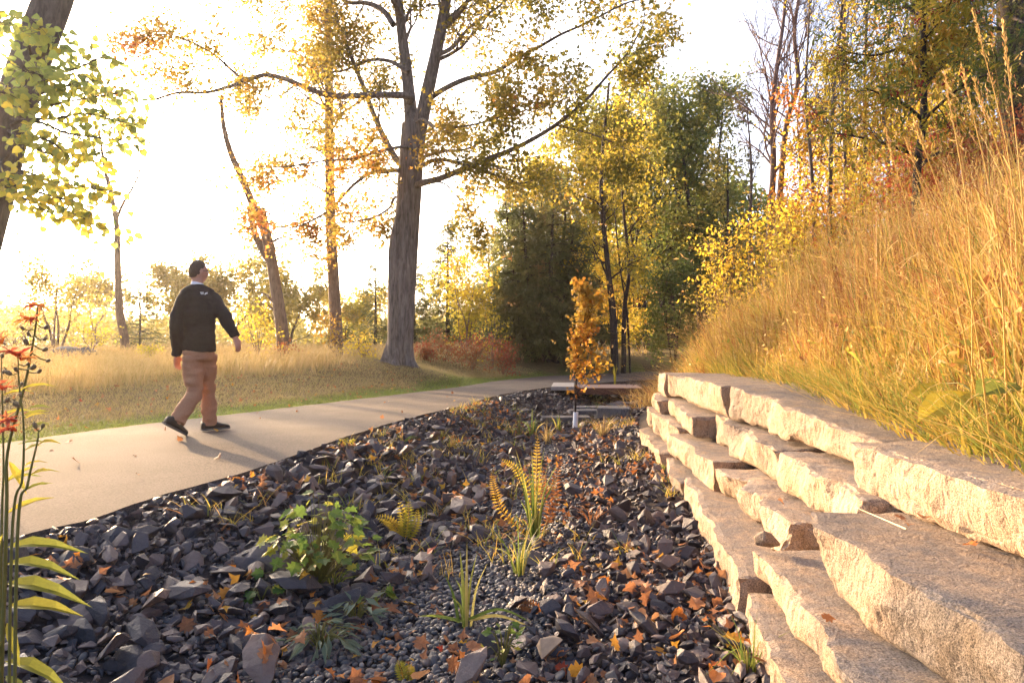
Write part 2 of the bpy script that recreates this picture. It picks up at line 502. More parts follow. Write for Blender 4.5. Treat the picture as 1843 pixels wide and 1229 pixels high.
# ------------------------------------------------------------------ granite retaining wall
def granite(name, base, dark, stain):
    m, N, L, P = new_mat(name)
    tc = N.new('ShaderNodeTexCoord'); geo = N.new('ShaderNodeNewGeometry')
    oi = N.new('ShaderNodeObjectInfo')
    sp = noise_node(N, L, 160, 3, .75, tc.outputs['Object'])
    mp = N.new('ShaderNodeMapping'); mp.inputs['Scale'].default_value = (1, 1, .35); L.new(tc.outputs['Object'], mp.inputs[0])
    st = noise_node(N, L, 26, 5, .65, mp.outputs[0], .8)
    big = noise_node(N, L, 3.2, 5, .6, tc.outputs['Object'], .5)
    rb = ramp(N, [(.30, dark), (.48, base), (.8, tuple(min(1, x * 1.18) for x in base))]); L.new(st.outputs[0], rb.inputs[0])
    rs = ramp(N, [(.48, (0, 0, 0)), (.68, (1, 1, 1))]); L.new(big.outputs[0], rs.inputs[0])
    c = mixc(N, L, math_node(N, L, 'MULTIPLY', rs.outputs[0], .55), rb.outputs[0], stain)
    # weathered, lichen-grey upper beds
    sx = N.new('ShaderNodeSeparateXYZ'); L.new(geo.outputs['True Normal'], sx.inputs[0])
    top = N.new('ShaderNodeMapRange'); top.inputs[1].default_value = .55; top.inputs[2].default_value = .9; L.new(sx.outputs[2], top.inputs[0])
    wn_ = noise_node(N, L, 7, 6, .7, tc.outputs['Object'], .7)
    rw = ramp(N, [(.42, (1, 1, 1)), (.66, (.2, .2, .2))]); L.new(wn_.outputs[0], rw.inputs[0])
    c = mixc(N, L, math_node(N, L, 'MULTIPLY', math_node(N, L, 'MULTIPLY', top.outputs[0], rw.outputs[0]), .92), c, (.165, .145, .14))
    r2 = ramp(N, [(.34, (.05, .05, .05)), (.5, (.5, .5, .5)), (.68, (.86, .86, .86))]); L.new(sp.outputs[0], r2.inputs[0])
    c = mixc(N, L, .75, c, r2.outputs[0], 'OVERLAY')
    hs = N.new('ShaderNodeHueSaturation')
    L.new(math_node(N, L, 'ADD', math_node(N, L, 'MULTIPLY', oi.outputs['Random'], .3), .85), hs.inputs['Value'])
    L.new(c, hs.inputs['Color']); L.new(hs.outputs[0], P.inputs['Base Color'])
    P.inputs['Roughness'].default_value = .85; P.inputs['Specular IOR Level'].default_value = .25
    ad = math_node(N, L, 'ADD', math_node(N, L, 'MULTIPLY', st.outputs[0], 1.0), math_node(N, L, 'MULTIPLY', sp.outputs[0], .35))
    b = N.new('ShaderNodeBump'); b.inputs['Strength'].default_value = 1.0; b.inputs['Distance'].default_value = .022
    L.new(ad, b.inputs['Height']); L.new(b.outputs[0], P.inputs['Normal'])
    return m
M['granite'] = granite('pink_granite', (.36, .265, .185), (.14, .10, .078), (.31, .19, .09))
M['granite_grey'] = granite('grey_granite', (.15, .14, .14), (.075, .07, .073), (.14, .125, .11))

def quarry_block(f0, f1, zb, zt, depth, seed, res, rough=1.0, facets=.024, tilt=0.0, zt2=None, zb2=None):
    """rough split block: front edge runs from f0 (far) to f1 (near); it reaches back to the +x side"""
    f0, f1 = np.array(f0, float), np.array(f1, float)
    Lg = np.linalg.norm(f1 - f0)
    zt2 = zt if zt2 is None else zt2; zb2 = zb if zb2 is None else zb2
    H = zt - zb
    na_, nb_, nc_ = max(4, int(Lg / res)), max(3, int(depth / (res * 1.5))), max(4, int(H / res))
    # lattice surface
    def face(ax, side):
        dims = [na_, nb_, nc_]
        o = [i for i in range(3) if i != ax]
        A, B = np.meshgrid(np.arange(dims[o[0]] + 1), np.arange(dims[o[1]] + 1), indexing='ij')
        C = np.zeros(A.shape + (3,), int)
        C[..., o[0]] = A; C[..., o[1]] = B; C[..., ax] = side * dims[ax]
        return C
    keys, quads = [], []
    def idx(C): return (C[..., 0] * (nb_ + 1) + C[..., 1]) * (nc_ + 1) + C[..., 2]
    for ax in range(3):
        for side in (0, 1):
            C = face(ax, side)
            I = idx(C)
            q = np.stack([I[:-1, :-1], I[1:, :-1], I[1:, 1:], I[:-1, 1:]], -1).reshape(-1, 4)
            flip = (side == 1) ^ (ax == 1)
            quads.append(q if flip else q[:, ::-1])
    Qg = np.vstack(quads)
    used, inv = np.unique(Qg, return_inverse=True)
    Qg = inv.reshape(-1, 4)
    ci = used % (nc_ + 1); bi = (used // (nc_ + 1)) % (nb_ + 1); ai = used // ((nc_ + 1) * (nb_ + 1))
    a = ai / na_ * Lg; b_ = bi / nb_ * depth; c = ci / nc_
    top = zt + (zt2 - zt) * a / Lg; bot = zb + (zb2 - zb) * a / Lg
    z = bot + (top - bot) * c
    hz = c * H
    r0 = np.random.default_rng(seed)
    # faceted front: piecewise linear bumps that lean with height
    ks = np.arange(-.4, Lg + .8, .17 + .1 * r0.random()); kv = r0.normal(size=len(ks)) * facets * rough
    kv2 = r0.normal(size=len(ks)) * facets * .7 * rough
    sh = r0.uniform(-.6, .6)
    f = np.interp(a + sh * hz, ks, kv) + np.interp(a - .5 * hz, ks + .07, kv2) * (c * 2 - 1)
    pts = np.stack([a, b_, z], -1)
    # conchoidal scallops left by splitting: concave dishes that meet in ridges
    ns = max(6, int(Lg * H / .010))
    sa, sc_, so = r0.uniform(-.1, Lg + .1, ns), r0.uniform(-.05, H + .05, ns), r0.uniform(-.012, .014, ns) * rough
    best = np.full(len(a), 9.0)
    for k_ in range(ns):
        best = np.minimum(best, so[k_] + 1.5 * ((a - sa[k_]) ** 2 * .55 + (hz - sc_[k_]) ** 2))
    f = f * .8 - np.minimum(best, .04) * 1.0 + .008
    f = f + .007 * fbm(pts * np.array([22, 14, 26]) + seed, 3, seed % 91) + .004 * fbm(pts * np.array([60, 30, 30]) + seed, 2, seed % 77)
    batter = r0.uniform(-.02, .035)
    wf = np.clip(1 - b_ / (depth * .8), 0, 1) ** 2
    b2 = b_ + f * wf + batter * c * wf
    # end faces
    e = .02 * rough * fbm(pts * np.array([3, 6, 6]) + seed * 1.7, 3, seed % 53)
    end = np.exp(-np.minimum(a, Lg - a) / .08)
    skew = r0.uniform(-.08, .08) * (b_ / depth)
    a2 = a + e * end + skew * np.where(a > Lg / 2, 1, -1) * end
    # beds
    tn = .011 * rough * fbm(pts * np.array([3.5, 3.5, 1]) + seed * .7, 4, seed % 47)
    z2 = z + tn * np.where(c > .5, (c - .5) * 2, (c - .5) * 2 * -.6)
    # chipped, rounded arrises
    da = np.minimum(a, Lg - a); db = np.minimum(b_, depth - b_); dc = np.minimum(hz, H - hz)
    D = np.sort(np.stack([da, db, dc], -1), -1)
    ed = D[:, 1]
    chip = .004 + .030 * np.clip(fbm(pts * 7 + seed * 2.3, 3, seed % 31) + .1, 0, 1) * rough
    push = chip * np.exp(-ed / (chip * 1.1 + .004))
    z2 = z2 - push * np.sign(c - .5) * np.exp(-dc / .03)
    b2 = b2 + np.where(c < .5, .030 * np.exp(-hz / .035) * (1 + fbm(pts * 5 + seed, 2, 9)), 0) * wf   # undercut lower arris
    b2 = b2 + push * np.where(b_ < depth / 2, 1, -1) * np.exp(-db / .03)
    a2 = a2 + push * np.where(a < Lg / 2, 1, -1) * np.exp(-da / .03)
    ax_ = (f1 - f0) / Lg
    bx = np.array([-ax_[1], ax_[0]])
    if bx[0] < 0: bx = -bx
    xy = f0 + a2[:, None] * ax_ + b2[:, None] * bx
    return np.column_stack([xy, z2]), Qg

wall_loc = (1.5, 4.5, -.3)
wall = thing('retaining_wall', 'stepped dry stone retaining wall of big split granite blocks beside the rocky ditch', 'wall', wall_loc)
# front edge far point, near point, z bottom, z top, depth, grid size, roughness
BLK = [
 # foot course
 ((1.66, 8.75), (1.55, 7.75), -.42, -.12, .55, .05, 1.0, None),
 ((1.56, 7.72), (1.50, 6.75), -.42, -.16, .6, .045, 1.0, None),
 ((1.48, 6.70), (1.40, 5.62), -.42, -.15, .6, .04, 1.0, None),
 ((1.37, 5.58), (1.075, 3.20), -.45, -.12, .6, .03, .7, None),
 ((1.03, 3.17), (.88, 1.75), -.48, -.13, .6, .024, .7, None),
 ((.88, 1.73), (.84, .5), -.48, -.13, .6, .04, .8, None),
 # second course
 ((1.74, 8.80), (1.68, 8.25), -.12, .10, .5, .045, 1.0, None),
 ((1.69, 8.22), (1.62, 6.75), -.15, .12, .6, .04, 1.2, None),
 ((1.55, 6.66), (1.49, 4.98), -.14, .09, .6, .03, 1.0, None),
 ((1.46, 4.95), (1.34, 3.38), -.11, .10, .6, .022, 2.0, None),
 ((1.13, 3.28), (.94, 1.45), -.125, .045, .6, .02, .8, None),
 ((.94, 1.42), (.90, .4), -.125, .045, .6, .04, .8, None),
 # third course
 ((1.80, 8.70), (1.74, 8.35), .10, .32, .5, .04, .9, None),
 ((1.75, 8.33), (1.70, 7.75), .12, .30, .5, .04, .8, None),
 ((1.76, 7.72), (1.60, 6.05), .12, .35, .6, .032, 1.0, None),
 ((1.72, 6.0), (1.60, 4.25), .095, .36, .6, .024, 1.7, None),
 ((1.60, 4.22), (1.47, 2.93), .10, .335, .55, .02, 1.5, None),
 ((1.25, 2.90), (1.17, 1.20), .045, .32, .75, .017, 1.0, None),
 ((1.17, 1.18), (1.15, .2), .045, .32, .7, .04, 1.0, None),
 # cap course
 ((1.86, 8.66), (1.82, 8.42), .32, .50, .5, .04, .9, None),
 ((1.80, 8.40), (1.74, 7.82), .31, .555, .55, .04, .8, None),
 ((1.80, 7.74), (1.80, 7.0), .345, .58, .7, .034, .8, None),
 ((1.79, 6.97), (1.75, 5.62), .35, .60, .75, .03, .8, None),
 ((1.77, 5.55), (1.74, 3.36), .355, .63, .85, .022, .8, .53),
 ((1.70, 3.28), (1.70, 1.55), .30, .535, .9, .018, .9, .56),
 ((1.70, 1.52), (1.70, .3), .31, .55, .9, .04, .9, None),
]
rb_ = np.random.default_rng(11)
for i, (f0, f1, zb, zt, dp, res, ro, z2) in enumerate(BLK):
    # every block sits a little out of line, with an open joint to its neighbour
    j0, j1 = rb_.uniform(-.035, .045, 2); g_ = rb_.uniform(.01, .03)
    f0 = (f0[0] + j0, f0[1] - g_); f1 = (f1[0] + j1, f1[1] + g_)
    if f0[1] < 3.4 and zt > .5: f0 = (1.615, 3.24); f1 = (1.63, f1[1]); j0 = 0
    if 5 < f0[1] < 5.6 and zt > .6: f1 = (1.79, 3.40)
    dz_ = rb_.uniform(-.025, .02); zt = zt + dz_; z2 = (z2 if z2 is not None else zt) + rb_.uniform(-.03, .03)
    V, Qg = quarry_block(f0, f1, zb, zt, dp, 100 + i * 7, res, ro, zt2=z2)
    m_ = MB(); m_.add(V, Q=Qg)
    m_.obj('stone', M['granite'], wall, smooth=False)
# flat slabs laid behind the caps
for i, (u0, u1) in enumerate((((2.42, 4.9), (2.36, 3.75)), ((2.40, 3.7), (2.42, 2.5)))):
    V, Qg = quarry_block(u0, u1, .40, .60 - .02 * i, .5, 700 + i, .035, .9)
    m_ = MB(); m_.add(V, Q=Qg); m_.obj('stone', M['granite'], wall)
# wedged chock stone
def rock_hull(seed, npts=14, flat=.75, bevel=.035, sub=0):
    r0 = np.random.default_rng(seed)
    p = norm(r0.normal(size=(npts, 3))) * r0.uniform(.75, 1.0, (npts, 1))
    p *= np.array([1.0, r0.uniform(.6, .95), flat * r0.uniform(.6, 1.0)])
    bm = bmesh.new()
    for q in p: bm.verts.new(q)
    r = bmesh.ops.convex_hull(bm, input=bm.verts)
    junk = [g for g in r['geom_interior'] if isinstance(g, bmesh.types.BMVert)]
    bmesh.ops.delete(bm, geom=junk, context='VERTS')
    bmesh.ops.dissolve_limit(bm, angle_limit=R(9), verts=bm.verts, edges=bm.edges)
    if bevel:
        bmesh.ops.bevel(bm, geom=list(bm.edges), offset=bevel, segments=1, affect='EDGES', profile=.6)
    bmesh.ops.triangulate(bm, faces=bm.faces)
    for _ in range(sub):
        bmesh.ops.subdivide_edges(bm, edges=bm.edges, cuts=1, use_grid_fill=True)
    bmesh.ops.triangulate(bm, faces=bm.faces)
    bm.verts.ensure_lookup_table()
    V = np.array([v.co[:] for v in bm.verts]); T = np.array([[v.index for v in f.verts] for f in bm.faces])
    bm.free()
    if sub:
        V = V * (1 + .045 * fbm(V * 3.5 + seed, 3, seed)[:, None])
    return V, T
V, T = rock_hull(5, 12, .9, .05, 1)
m_ = MB(); m_.add(V * .085 + np.array([1.205, 3.20, .10]), T=T)
o = m_.obj('chock_stone', M['granite']); tag(o, 'small angular brown stone lying in the gap between two wall blocks', 'stone')

# ------------------------------------------------------------------ dark rock fill
rm, N, L, P = new_mat('dark_basalt')
_, f = tint_value(N, L)
tc = N.new('ShaderNodeTexCoord'); geo = N.new('ShaderNodeNewGeometry')
r1 = ramp(N, [(0, (.038, .034, .038)), (.3, (.056, .047, .050)), (.55, (.078, .062, .062)), (.75, (.11, .076, .068)), (.9, (.14, .10, .085)), (1, (.20, .145, .115))])
r1.color_ramp.interpolation = 'LINEAR'
L.new(f, r1.inputs[0])
n1 = noise_node(N, L, 16, 6, .7, geo.outputs['Position'])
n3 = noise_node(N, L, 90, 3, .6, geo.outputs['Position'])
c = mixc(N, L, .65, r1.outputs[0], n1.outputs[0], 'OVERLAY')
L.new(c, P.inputs['Base Color'])
rr = N.new('ShaderNodeMapRange'); rr.inputs[3].default_value = .42; rr.inputs[4].default_value = .8
L.new(n1.outputs[0], rr.inputs[0]); L.new(rr.outputs[0], P.inputs['Roughness'])
P.inputs['Specular IOR Level'].default_value = .4
ad = math_node(N, L, 'ADD', n1.outputs[0], math_node(N, L, 'MULTIPLY', n3.outputs[0], .25))
b = N.new('ShaderNodeBump'); b.inputs['Strength'].default_value = .6; b.inputs['Distance'].default_value = .02
L.new(ad, b.inputs['Height']); L.new(b.outputs[0], P.inputs['Normal'])
M['basalt'] = rm
rp, N, L, P = new_mat('river_pebble')
_, f = tint_value(N, L)
geo = N.new('ShaderNodeNewGeometry')
r1 = ramp(N, [(0, (.035, .034, .038)), (.45, (.058, .054, .057)), (.75, (.085, .072, .068)), (.92, (.13, .09, .07)), (1, (.18, .155, .14))]); L.new(f, r1.inputs[0])
n1 = noise_node(N, L, 60, 4, .6, geo.outputs['Position'])
L.new(mixc(N, L, .5, r1.outputs[0], n1.outputs[0], 'OVERLAY'), P.inputs['Base Color'])
P.inputs['Roughness'].default_value = .6
M['pebble'] = rp

def euler_mats(n, tilt=3.14):
    q = rng.normal(size=(n, 4)); q /= np.linalg.norm(q, axis=1, keepdims=True)
    w, x, y, z = q.T
    return np.stack([np.stack([1 - 2 * (y * y + z * z), 2 * (x * y - z * w), 2 * (x * z + y * w)], -1),
                     np.stack([2 * (x * y + z * w), 1 - 2 * (x * x + z * z), 2 * (y * z - x * w)], -1),
                     np.stack([2 * (x * z - y * w), 2 * (y * z + x * w), 1 - 2 * (x * x + y * y)], -1)], 1)

def darts(cand, rad, limit):
    """keep candidates that do not crowd each other"""
    cell = {}
    keep = []
    for i, (p, r) in enumerate(zip(cand, rad)):
        k = (int(p[0] // .25), int(p[1] // .25))
        ok = True
        for dx in (-1, 0, 1):
            for dy in (-1, 0, 1):
                for j in cell.get((k[0] + dx, k[1] + dy), ()):
                    q = cand[j]
                    if (p[0] - q[0]) ** 2 + (p[1] - q[1]) ** 2 < (.74 * (r + rad[j])) ** 2:
                        ok = False; break
                if not ok: break
            if not ok: break
        if ok:
            cell.setdefault(k, []).append(i); keep.append(i)
            if len(keep) >= limit: break
    return np.array(keep)

def ditch_points(n, s0, s1, y0, y1, pw=1.0):
    y = y0 + (y1 - y0) * rng.random(n) ** pw
    s = rng.uniform(s0, s1, n)
    x = fR(y) + s * (fW(y) - fR(y))
    return x, y, s

# pebble bed limits across the ditch (fractions) along its length
def bed(y): return np.interp(y, [1, 2.6, 4, 6, 8, 14], [.45, .46, .50, .55, .58, .6]), np.interp(y, [1, 2.6, 4, 6, 8, 14], [.645, .65, .69, .67, .65, .63])

RX, RY, RS, RL = [], [], [], []
for layer in range(3):
    n = 15000
    x, y, s = ditch_points(n, .008, 1.0, 1.3, 16.5, .95)
    b0, b1 = bed(y)
    wob = .06 * fbm(np.stack([x * 2, y * 2, 0 * x], -1), 2, 77)
    inbed = (s > b0 + wob) & (s < b1 + wob)
    leftb = s <= b0 + wob
    size = np.where(leftb, rng.choice([.05, .072, .098, .13], n, p=[.25, .35, .28, .12]), rng.choice([.035, .055, .08, .115], n, p=[.25, .35, .28, .12])) * rng.uniform(.8, 1.25, n)
    size = np.where(y > 7, size * .85, size)
    size = np.where(s < .06, size * .6, size)
    size = size * (1 if layer == 0 else .85 if layer == 1 else .5)
    keepm = (~inbed) | (rng.random(n) < .012)
    keepm &= np.abs(x / np.maximum(y, .1)) < .85
    x, y, s, size = x[keepm], y[keepm], s[keepm], size[keepm]
    k = darts(np.stack([x, y], -1), size, (2600, 2600, 3200)[layer])
    RX.append(x[k]); RY.append(y[k]); RS.append(size[k]); RL.append(np.full(len(k), layer))
RX, RY, RS, RL = map(np.concatenate, (RX, RY, RS, RL))
sfrac = (RX - fR(RY)) / (fW(RY) - fR(RY))
lift = np.where(RL == 0, .15, np.where(RL == 1, .55, .35)) * RS * np.where(sfrac < .12, .5, 1.0) + np.where(RL > 0, .02, 0)
RZ = ground(RX, RY) + lift * np.where(sfrac > .93, .6, 1)
hulls = [rock_hull(40 + i, 11 + i % 5, .72, 0) for i in range(16)]
hulls_s = [rock_hull(140 + i, 8, .72, 0) for i in range(12)]
hulls_f = [rock_hull(40 + i, 11 + i % 5, .72, .016, 1) for i in range(16)]
show = RS / RY * np.where(RL == 0, .8, 1.0)
u_ = 921.5 + RX / RY * FPX; v_ = HORIZON + (CAM_H - RZ) / RY * FPX
inview = (u_ > 0) & (u_ < 1843) & (v_ < 1235)
show = np.where(inview, show, 0)
order = np.argsort(-show)
big = set(order[:300].tolist())
rock_meshes = []
for i, (V, T) in enumerate(hulls_f):
    m_ = MB(); m_.add(V, T=T); me = m_.mesh('rock'); me.materials.append(rm); rock_meshes.append(me)
def flatish(n):
    """rotations that lay slabs roughly flat"""
    out = []
    for _ in range(n):
        out.append(Matrix.Rotation(rng.uniform(0, 6.28), 3, 'Z') @ Matrix.Rotation(rng.normal() * .55, 3, 'X') @ Matrix.Rotation(rng.normal() * .55, 3, 'Y'))
    return out
mb = MB()
b0, b1 = bed(RY)
rots = flatish(len(RX))
allv, allt = [], []
def rock_label(i):
    s, y, sz = sfrac[i], RY[i], RS[i]
    size = 'large' if sz > .10 else 'middling' if sz > .07 else 'small'
    if s < b0[i]:
        row = 'close under the path edge' if s < b0[i] * .34 else 'halfway down the bank' if s < b0[i] * .7 else 'at the bank foot'
        along = 'by the red flower stalks' if y < 3.1 and RX[i] < -1.2 else 'in front of the geum clump' if y < 3.6 else 'level with the geum clump' if y < 4.6 else 'opposite the tall sedge' if y < 6 else 'well past the sedge'
    elif s > b1[i]:
        row = 'close against the wall foot' if s > .9 else 'between pebbles and wall'
        along = 'at the bottom of the picture' if y < 3.2 else 'level with the iris plant' if y < 4 else 'opposite the tall sedge' if y < 5.5 else 'well past the sedge'
    else:
        row, along = 'lying on the pebble bed', 'short of the iris plant' if y < 3.4 else 'past the iris plant'
    return f'{size} dark angular rock {row}, {along}'
for i in range(len(RX)):
    h = int(rng.integers(16))
    sc = np.array([1.15, 1.0, .95]) * RS[i] * rng.uniform(.85, 1.15, 3)
    if i in big:
        o = bpy.data.objects.new('rock', rock_meshes[h]); COL.objects.link(o)
        o.matrix_world = Matrix.Translation((RX[i], RY[i], RZ[i])) @ rots[i].to_4x4() @ Matrix.Diagonal((*sc, 1))
        lb = rock_label(i)
        tag(o, lb, 'rock', 'rocks: ' + lb)
        allv.append((hulls[h][0] * sc) @ np.array(rots[i]).T + np.array([RX[i], RY[i], RZ[i]])); allt.append(hulls[h][1])
    else:
        V, T = hulls[h] if RS[i] / RY[i] > .012 else hulls_s[h % 12]
        allv.append((V * sc) @ np.array(rots[i]).T + np.array([RX[i], RY[i], RZ[i]])); allt.append(T)
        mb.add(allv[-1], T=T, tint=rng.random())
# chips packed between the near rocks
x, y, s = ditch_points(5200, .01, .52, 1.6, 5.2, 1.0)
x2, y2, s2 = ditch_points(2600, .62, 1.0, 1.8, 5.0, 1.0)
x = np.concatenate([x, x2]); y = np.concatenate([y, y2]); z = ground(x, y)
fr = flatish(len(x))
for i in range(len(x)):
    V, T = hulls_s[i % 12]; allv.append((V * rng.uniform(.016, .045)) @ np.array(fr[i]).T + np.array([x[i], y[i], z[i] + .012])); allt.append(T)
    mb.add(allv[-1], T=T, tint=rng.random())
from mathutils.bvhtree import BVHTree
_off = np.concatenate([[0], np.cumsum([len(v) for v in allv])])
ROCKS = BVHTree.FromPolygons([tuple(p) for p in np.vstack(allv)], [tuple(int(q) for q in t) for k_, tt in enumerate(allt) for t in (tt + _off[k_])])
def top_of(x, y):
    h = ROCKS.ray_cast(Vector((x, y, 1.0)), Vector((0, 0, -1)))
    g = gz(x, y) + .02
    return (h[0].z, h[1]) if h[0] is not None and h[0].z > g else (g, Vector((0, 0, 1)))
tag(mb.obj('riprap', rm), 'dark broken basalt rock filling the drainage ditch', 'rock fill', kind='stuff')
# a pale-faced wedge near the tuft
m_ = MB(); V, T = rock_hull(91, 9, .8, .03, 1); m_.add(V * np.array([.10, .10, .075]) + np.array([.16, 2.93, -.30]), T=T)
tag(m_.obj('wedge_rock', plain_mat('tan_basalt', (.26, .18, .12), .7, 30, .5, .4, .01)), 'tan-faced wedge rock at the edge of the pebble bed', 'rock')

# pebbles: one mass
def ico(sub):
    bm = bmesh.new(); bmesh.ops.create_icosphere(bm, subdivisions=sub, radius=1)
    V = np.array([v.co[:] for v in bm.verts]); T = np.array([[v.index for v in f.verts] for f in bm.faces]); bm.free()
    return V, T
mb = MB()
for (n, y0, y1, sub) in ((2600, 1.9, 3.1, 2), (4000, 3.1, 4.4, 1), (8000, 4.4, 9.5, 1)):
    x, y, s = ditch_points(n * 3, .2, .9, y0, y1)
    b0, b1 = bed(y)
    k = ((s > b0 - .07) & (s < b1 + .07)) | (rng.random(len(x)) < .12)
    x, y = x[k][:n], y[k][:n]
    n = len(x)
    IV, IT = ico(sub)
    sz = rng.uniform(.008, .021, n) * (1.1 if sub == 2 else 1.15)
    A = IV[None] * (sz[:, None] * rng.uniform(.7, 1.35, (n, 3)) * np.array([1, 1, .62]))[:, None, :]
    ca_ = rng.uniform(0, 6.28, n); A = np.stack([A[..., 0] * np.cos(ca_)[:, None] - A[..., 1] * np.sin(ca_)[:, None], A[..., 0] * np.sin(ca_)[:, None] + A[..., 1] * np.cos(ca_)[:, None], A[..., 2] + A[..., 0] * rng.normal(size=(n, 1)) * .35], -1)
    A += np.stack([x, y, ground(x, y) + rng.uniform(.0, .022, n)], -1)[:, None]
    T = (IT[None] + (np.arange(n) * len(IV))[:, None, None]).reshape(-1, 3)
    mb.add(A.reshape(-1, 3), T=T, tint=np.repeat(rng.random(n), len(IV)))
tag(mb.obj('pebbles', rp, smooth=True), 'grey river pebbles lining the bottom of the ditch', 'pebbles', kind='stuff')
# ------------------------------------------------------------------ trees
class Tree:
    def __init__(self):
        self.wood = MB(); self.anch = []       # anchors: pos, dir
    def limb(self, P, r0, r1, k=8, n=None, pw=1.0, rough=0.0, seed=0):
        P = np.asarray(P, float)
        n = n or max(6, len(P) * 5)
        C = catmull(P, n)
        t = np.linspace(0, 1, n)
        rr = r0 + (r1 - r0) * t ** pw
        V, Q = tube(C, rr, k)
        if rough:
            ax = np.repeat(C, k, 0); d = V - ax; L_ = np.linalg.norm(d, axis=1, keepdims=True)
            ang = np.arctan2(d[:, 1], d[:, 0])
            q = np.stack([np.cos(ang) * 5, np.sin(ang) * 5, V[:, 2] * 1.3], -1)
            rid = 1 - np.abs(vnoise(q * np.array([2.2, 2.2, .9]), seed + 5)) * 2
            f = 1 + rough * fbm(q * .5, 3, seed) + rough * .35 * rid
            V = ax + d * f[:, None]
        self.wood.add(V, Q=Q)
        return C, rr
    def grow(self, p, d, Ln, r, lev, par):
        """random branch; lev counts down to twigs"""
        n = 5 if lev > 1 else 4 if lev > 0 else 3
        pts = [np.array(p, float)]; dd = norm(np.array(d, float))
        for i in range(n - 1):
            dd = norm(dd + rng.normal(size=3) * par['wig'] + np.array([0, 0, par['up']]))
            pts.append(pts[-1] + dd * Ln / (n - 1))
        pts = np.array(pts)
        rr = np.linspace(r, r * .35, n)
        k = 6 if r > .03 else 4 if r > .012 else 3
        V, Q = tube(pts, rr, k)
        self.wood.add(V, Q=Q)
        if lev == 0:
            m = par['leafstep']
            for i in range(m):
                t = (i + rng.random()) / m * (n - 1)
                j = min(int(t), n - 2); f = t - j
                self.anch.append((pts[j] * (1 - f) + pts[j + 1] * f, dd))
            return
        nb = par['nb'][lev - 1]
        for b_ in range(nb):
            t = par.get('t0', .25) + (1 - par.get('t0', .25)) * (b_ + rng.random() * .9) / nb
            t = min(t, .98) * (n - 1)
            j = min(int(t), n - 2); f = t - j
            q = pts[j] * (1 - f) + pts[j + 1] * f
            base = norm(pts[j + 1] - pts[j])
            side = rng.normal(size=3) * np.array([1, 1, par.get('flat', 1.0)]); side -= base * np.dot(side, base); side = norm(side)
            a = R(par['ang'] + rng.normal() * 10)
            self.grow(q, base * math.cos(a) + side * math.sin(a), Ln * par['ratio'] * rng.uniform(.7, 1.15) * (1.1 - .4 * t / (n - 1)), max(r * .5, par.get('rmin', .003)), lev - 1, par)
        if lev >= 1:
            self.grow(pts[-1], dd, Ln * par['ratio'] * .8, max(r * .35, par.get('rmin', .003)), lev - 1, par)
    def sprout(self, C, rr, num, Ln, lev, par, t0=.2, bias=(0, 0, 0)):
        """side branches along a drawn limb"""
        for i in range(num):
            t = t0 + (1 - t0) * (i + rng.random()) / num
            x = t * (len(C) - 1); j = min(int(x), len(C) - 2)
            base = norm(C[j + 1] - C[j])
            side = rng.normal(size=3) * np.array([1, 1, par.get('flat', 1.0)]) + np.array(bias)
            side -= base * np.dot(side, base); side = norm(side)
            a = R(par['ang'] + rng.normal() * 12)
            self.grow(C[j], base * math.cos(a) + side * math.sin(a), Ln * rng.uniform(.6, 1.2) * (1.15 - .5 * t), max(rr[j] * .38, par.get('rmin', .003) * 2), lev, par)
    def leaves(self, shape, size, per, spread, tintf, droop=.3, var=.35):
        A = np.array([a[0] for a in self.anch]); D = np.array([a[1] for a in self.anch])
        A = np.repeat(A, per, 0); D = np.repeat(D, per, 0)
        n = len(A)
        pos = A + rng.normal(size=(n, 3)) * spread
        xd = norm(D * .5 + rdir(n) + np.array([0, 0, -droop]))
        nz = rdir(n, .9)
        sz = size * rng.uniform(1 - var, 1 + var, n)
        V, T = inst(shape, pos, xd, nz, sz)
        mb = MB(); tv = np.clip(tintf(pos) + rng.normal(size=n) * .13, 0, 1)
        mb.add(V, T=T, tint=np.repeat(tv, len(shape[0])))
        self.pos = pos
        return mb

def patch(seed, scale, lo, hi):
    return lambda p: lo + (hi - lo) * np.clip(.5 + .9 * fbm(p * scale + seed, 3, seed), 0, 1)

def finish(name, label, cat, base, T, bark, leafmb=None, lmat=None, crown='crown', group=None, smooth=True, kindc='stuff'):
    e = thing(name, label, cat, base, group)
    if T.wood.n:
        T.wood.obj('trunk', bark, e, smooth=smooth)
    if leafmb is not None:
        leafmb.obj(crown, lmat, e)
    return e

# ---- the big maple on the mound
PAR_M = dict(wig=.22, up=.03, nb=[4, 4, 4], ratio=.58, ang=48, leafstep=3, flat=.45, rmin=.004)
Tm = Tree()
Yt = 18.0
def A_(pts, dy=0.0, Y0=Yt):
    n = len(pts)
    return np.array([at(u, v, Y0 + dy * i / (n - 1)) for i, (u, v) in enumerate(pts)])
base = TREE.copy(); base[2] = gz(base[0], base[1])
C = A_([(714, 672), (716, 640), (721, 600), (727, 500), (733, 400), (739, 300), (745, 225)])
V, Q = tube(catmull(C, 90), np.interp(np.linspace(0, 1, 90), [0, .06, .14, .3, .6, 1], [.60, .46, .37, .325, .315, .315]), 40)
ax = np.repeat(catmull(C, 90), 40, 0); d = V - ax
ang = np.arctan2(d[:, 1], d[:, 0])
q = np.stack([np.cos(ang) * 4, np.sin(ang) * 4, V[:, 2] * .9], -1)
hgt = np.clip((V[:, 2] - base[2]) / 1.2, 0, 1)
rid = 1 - np.abs(vnoise(q * np.array([2.6, 2.6, .8]), 3)) * 2
root = (1 - hgt) ** 2 * (.22 * np.cos(ang * 5 + 1.0) + .1 * np.cos(ang * 3))
V = ax + d * (1 + .05 * fbm(q * .6, 3, 1) + .035 * rid + root)[:, None]
Tm.wood.add(V, Q=Q)
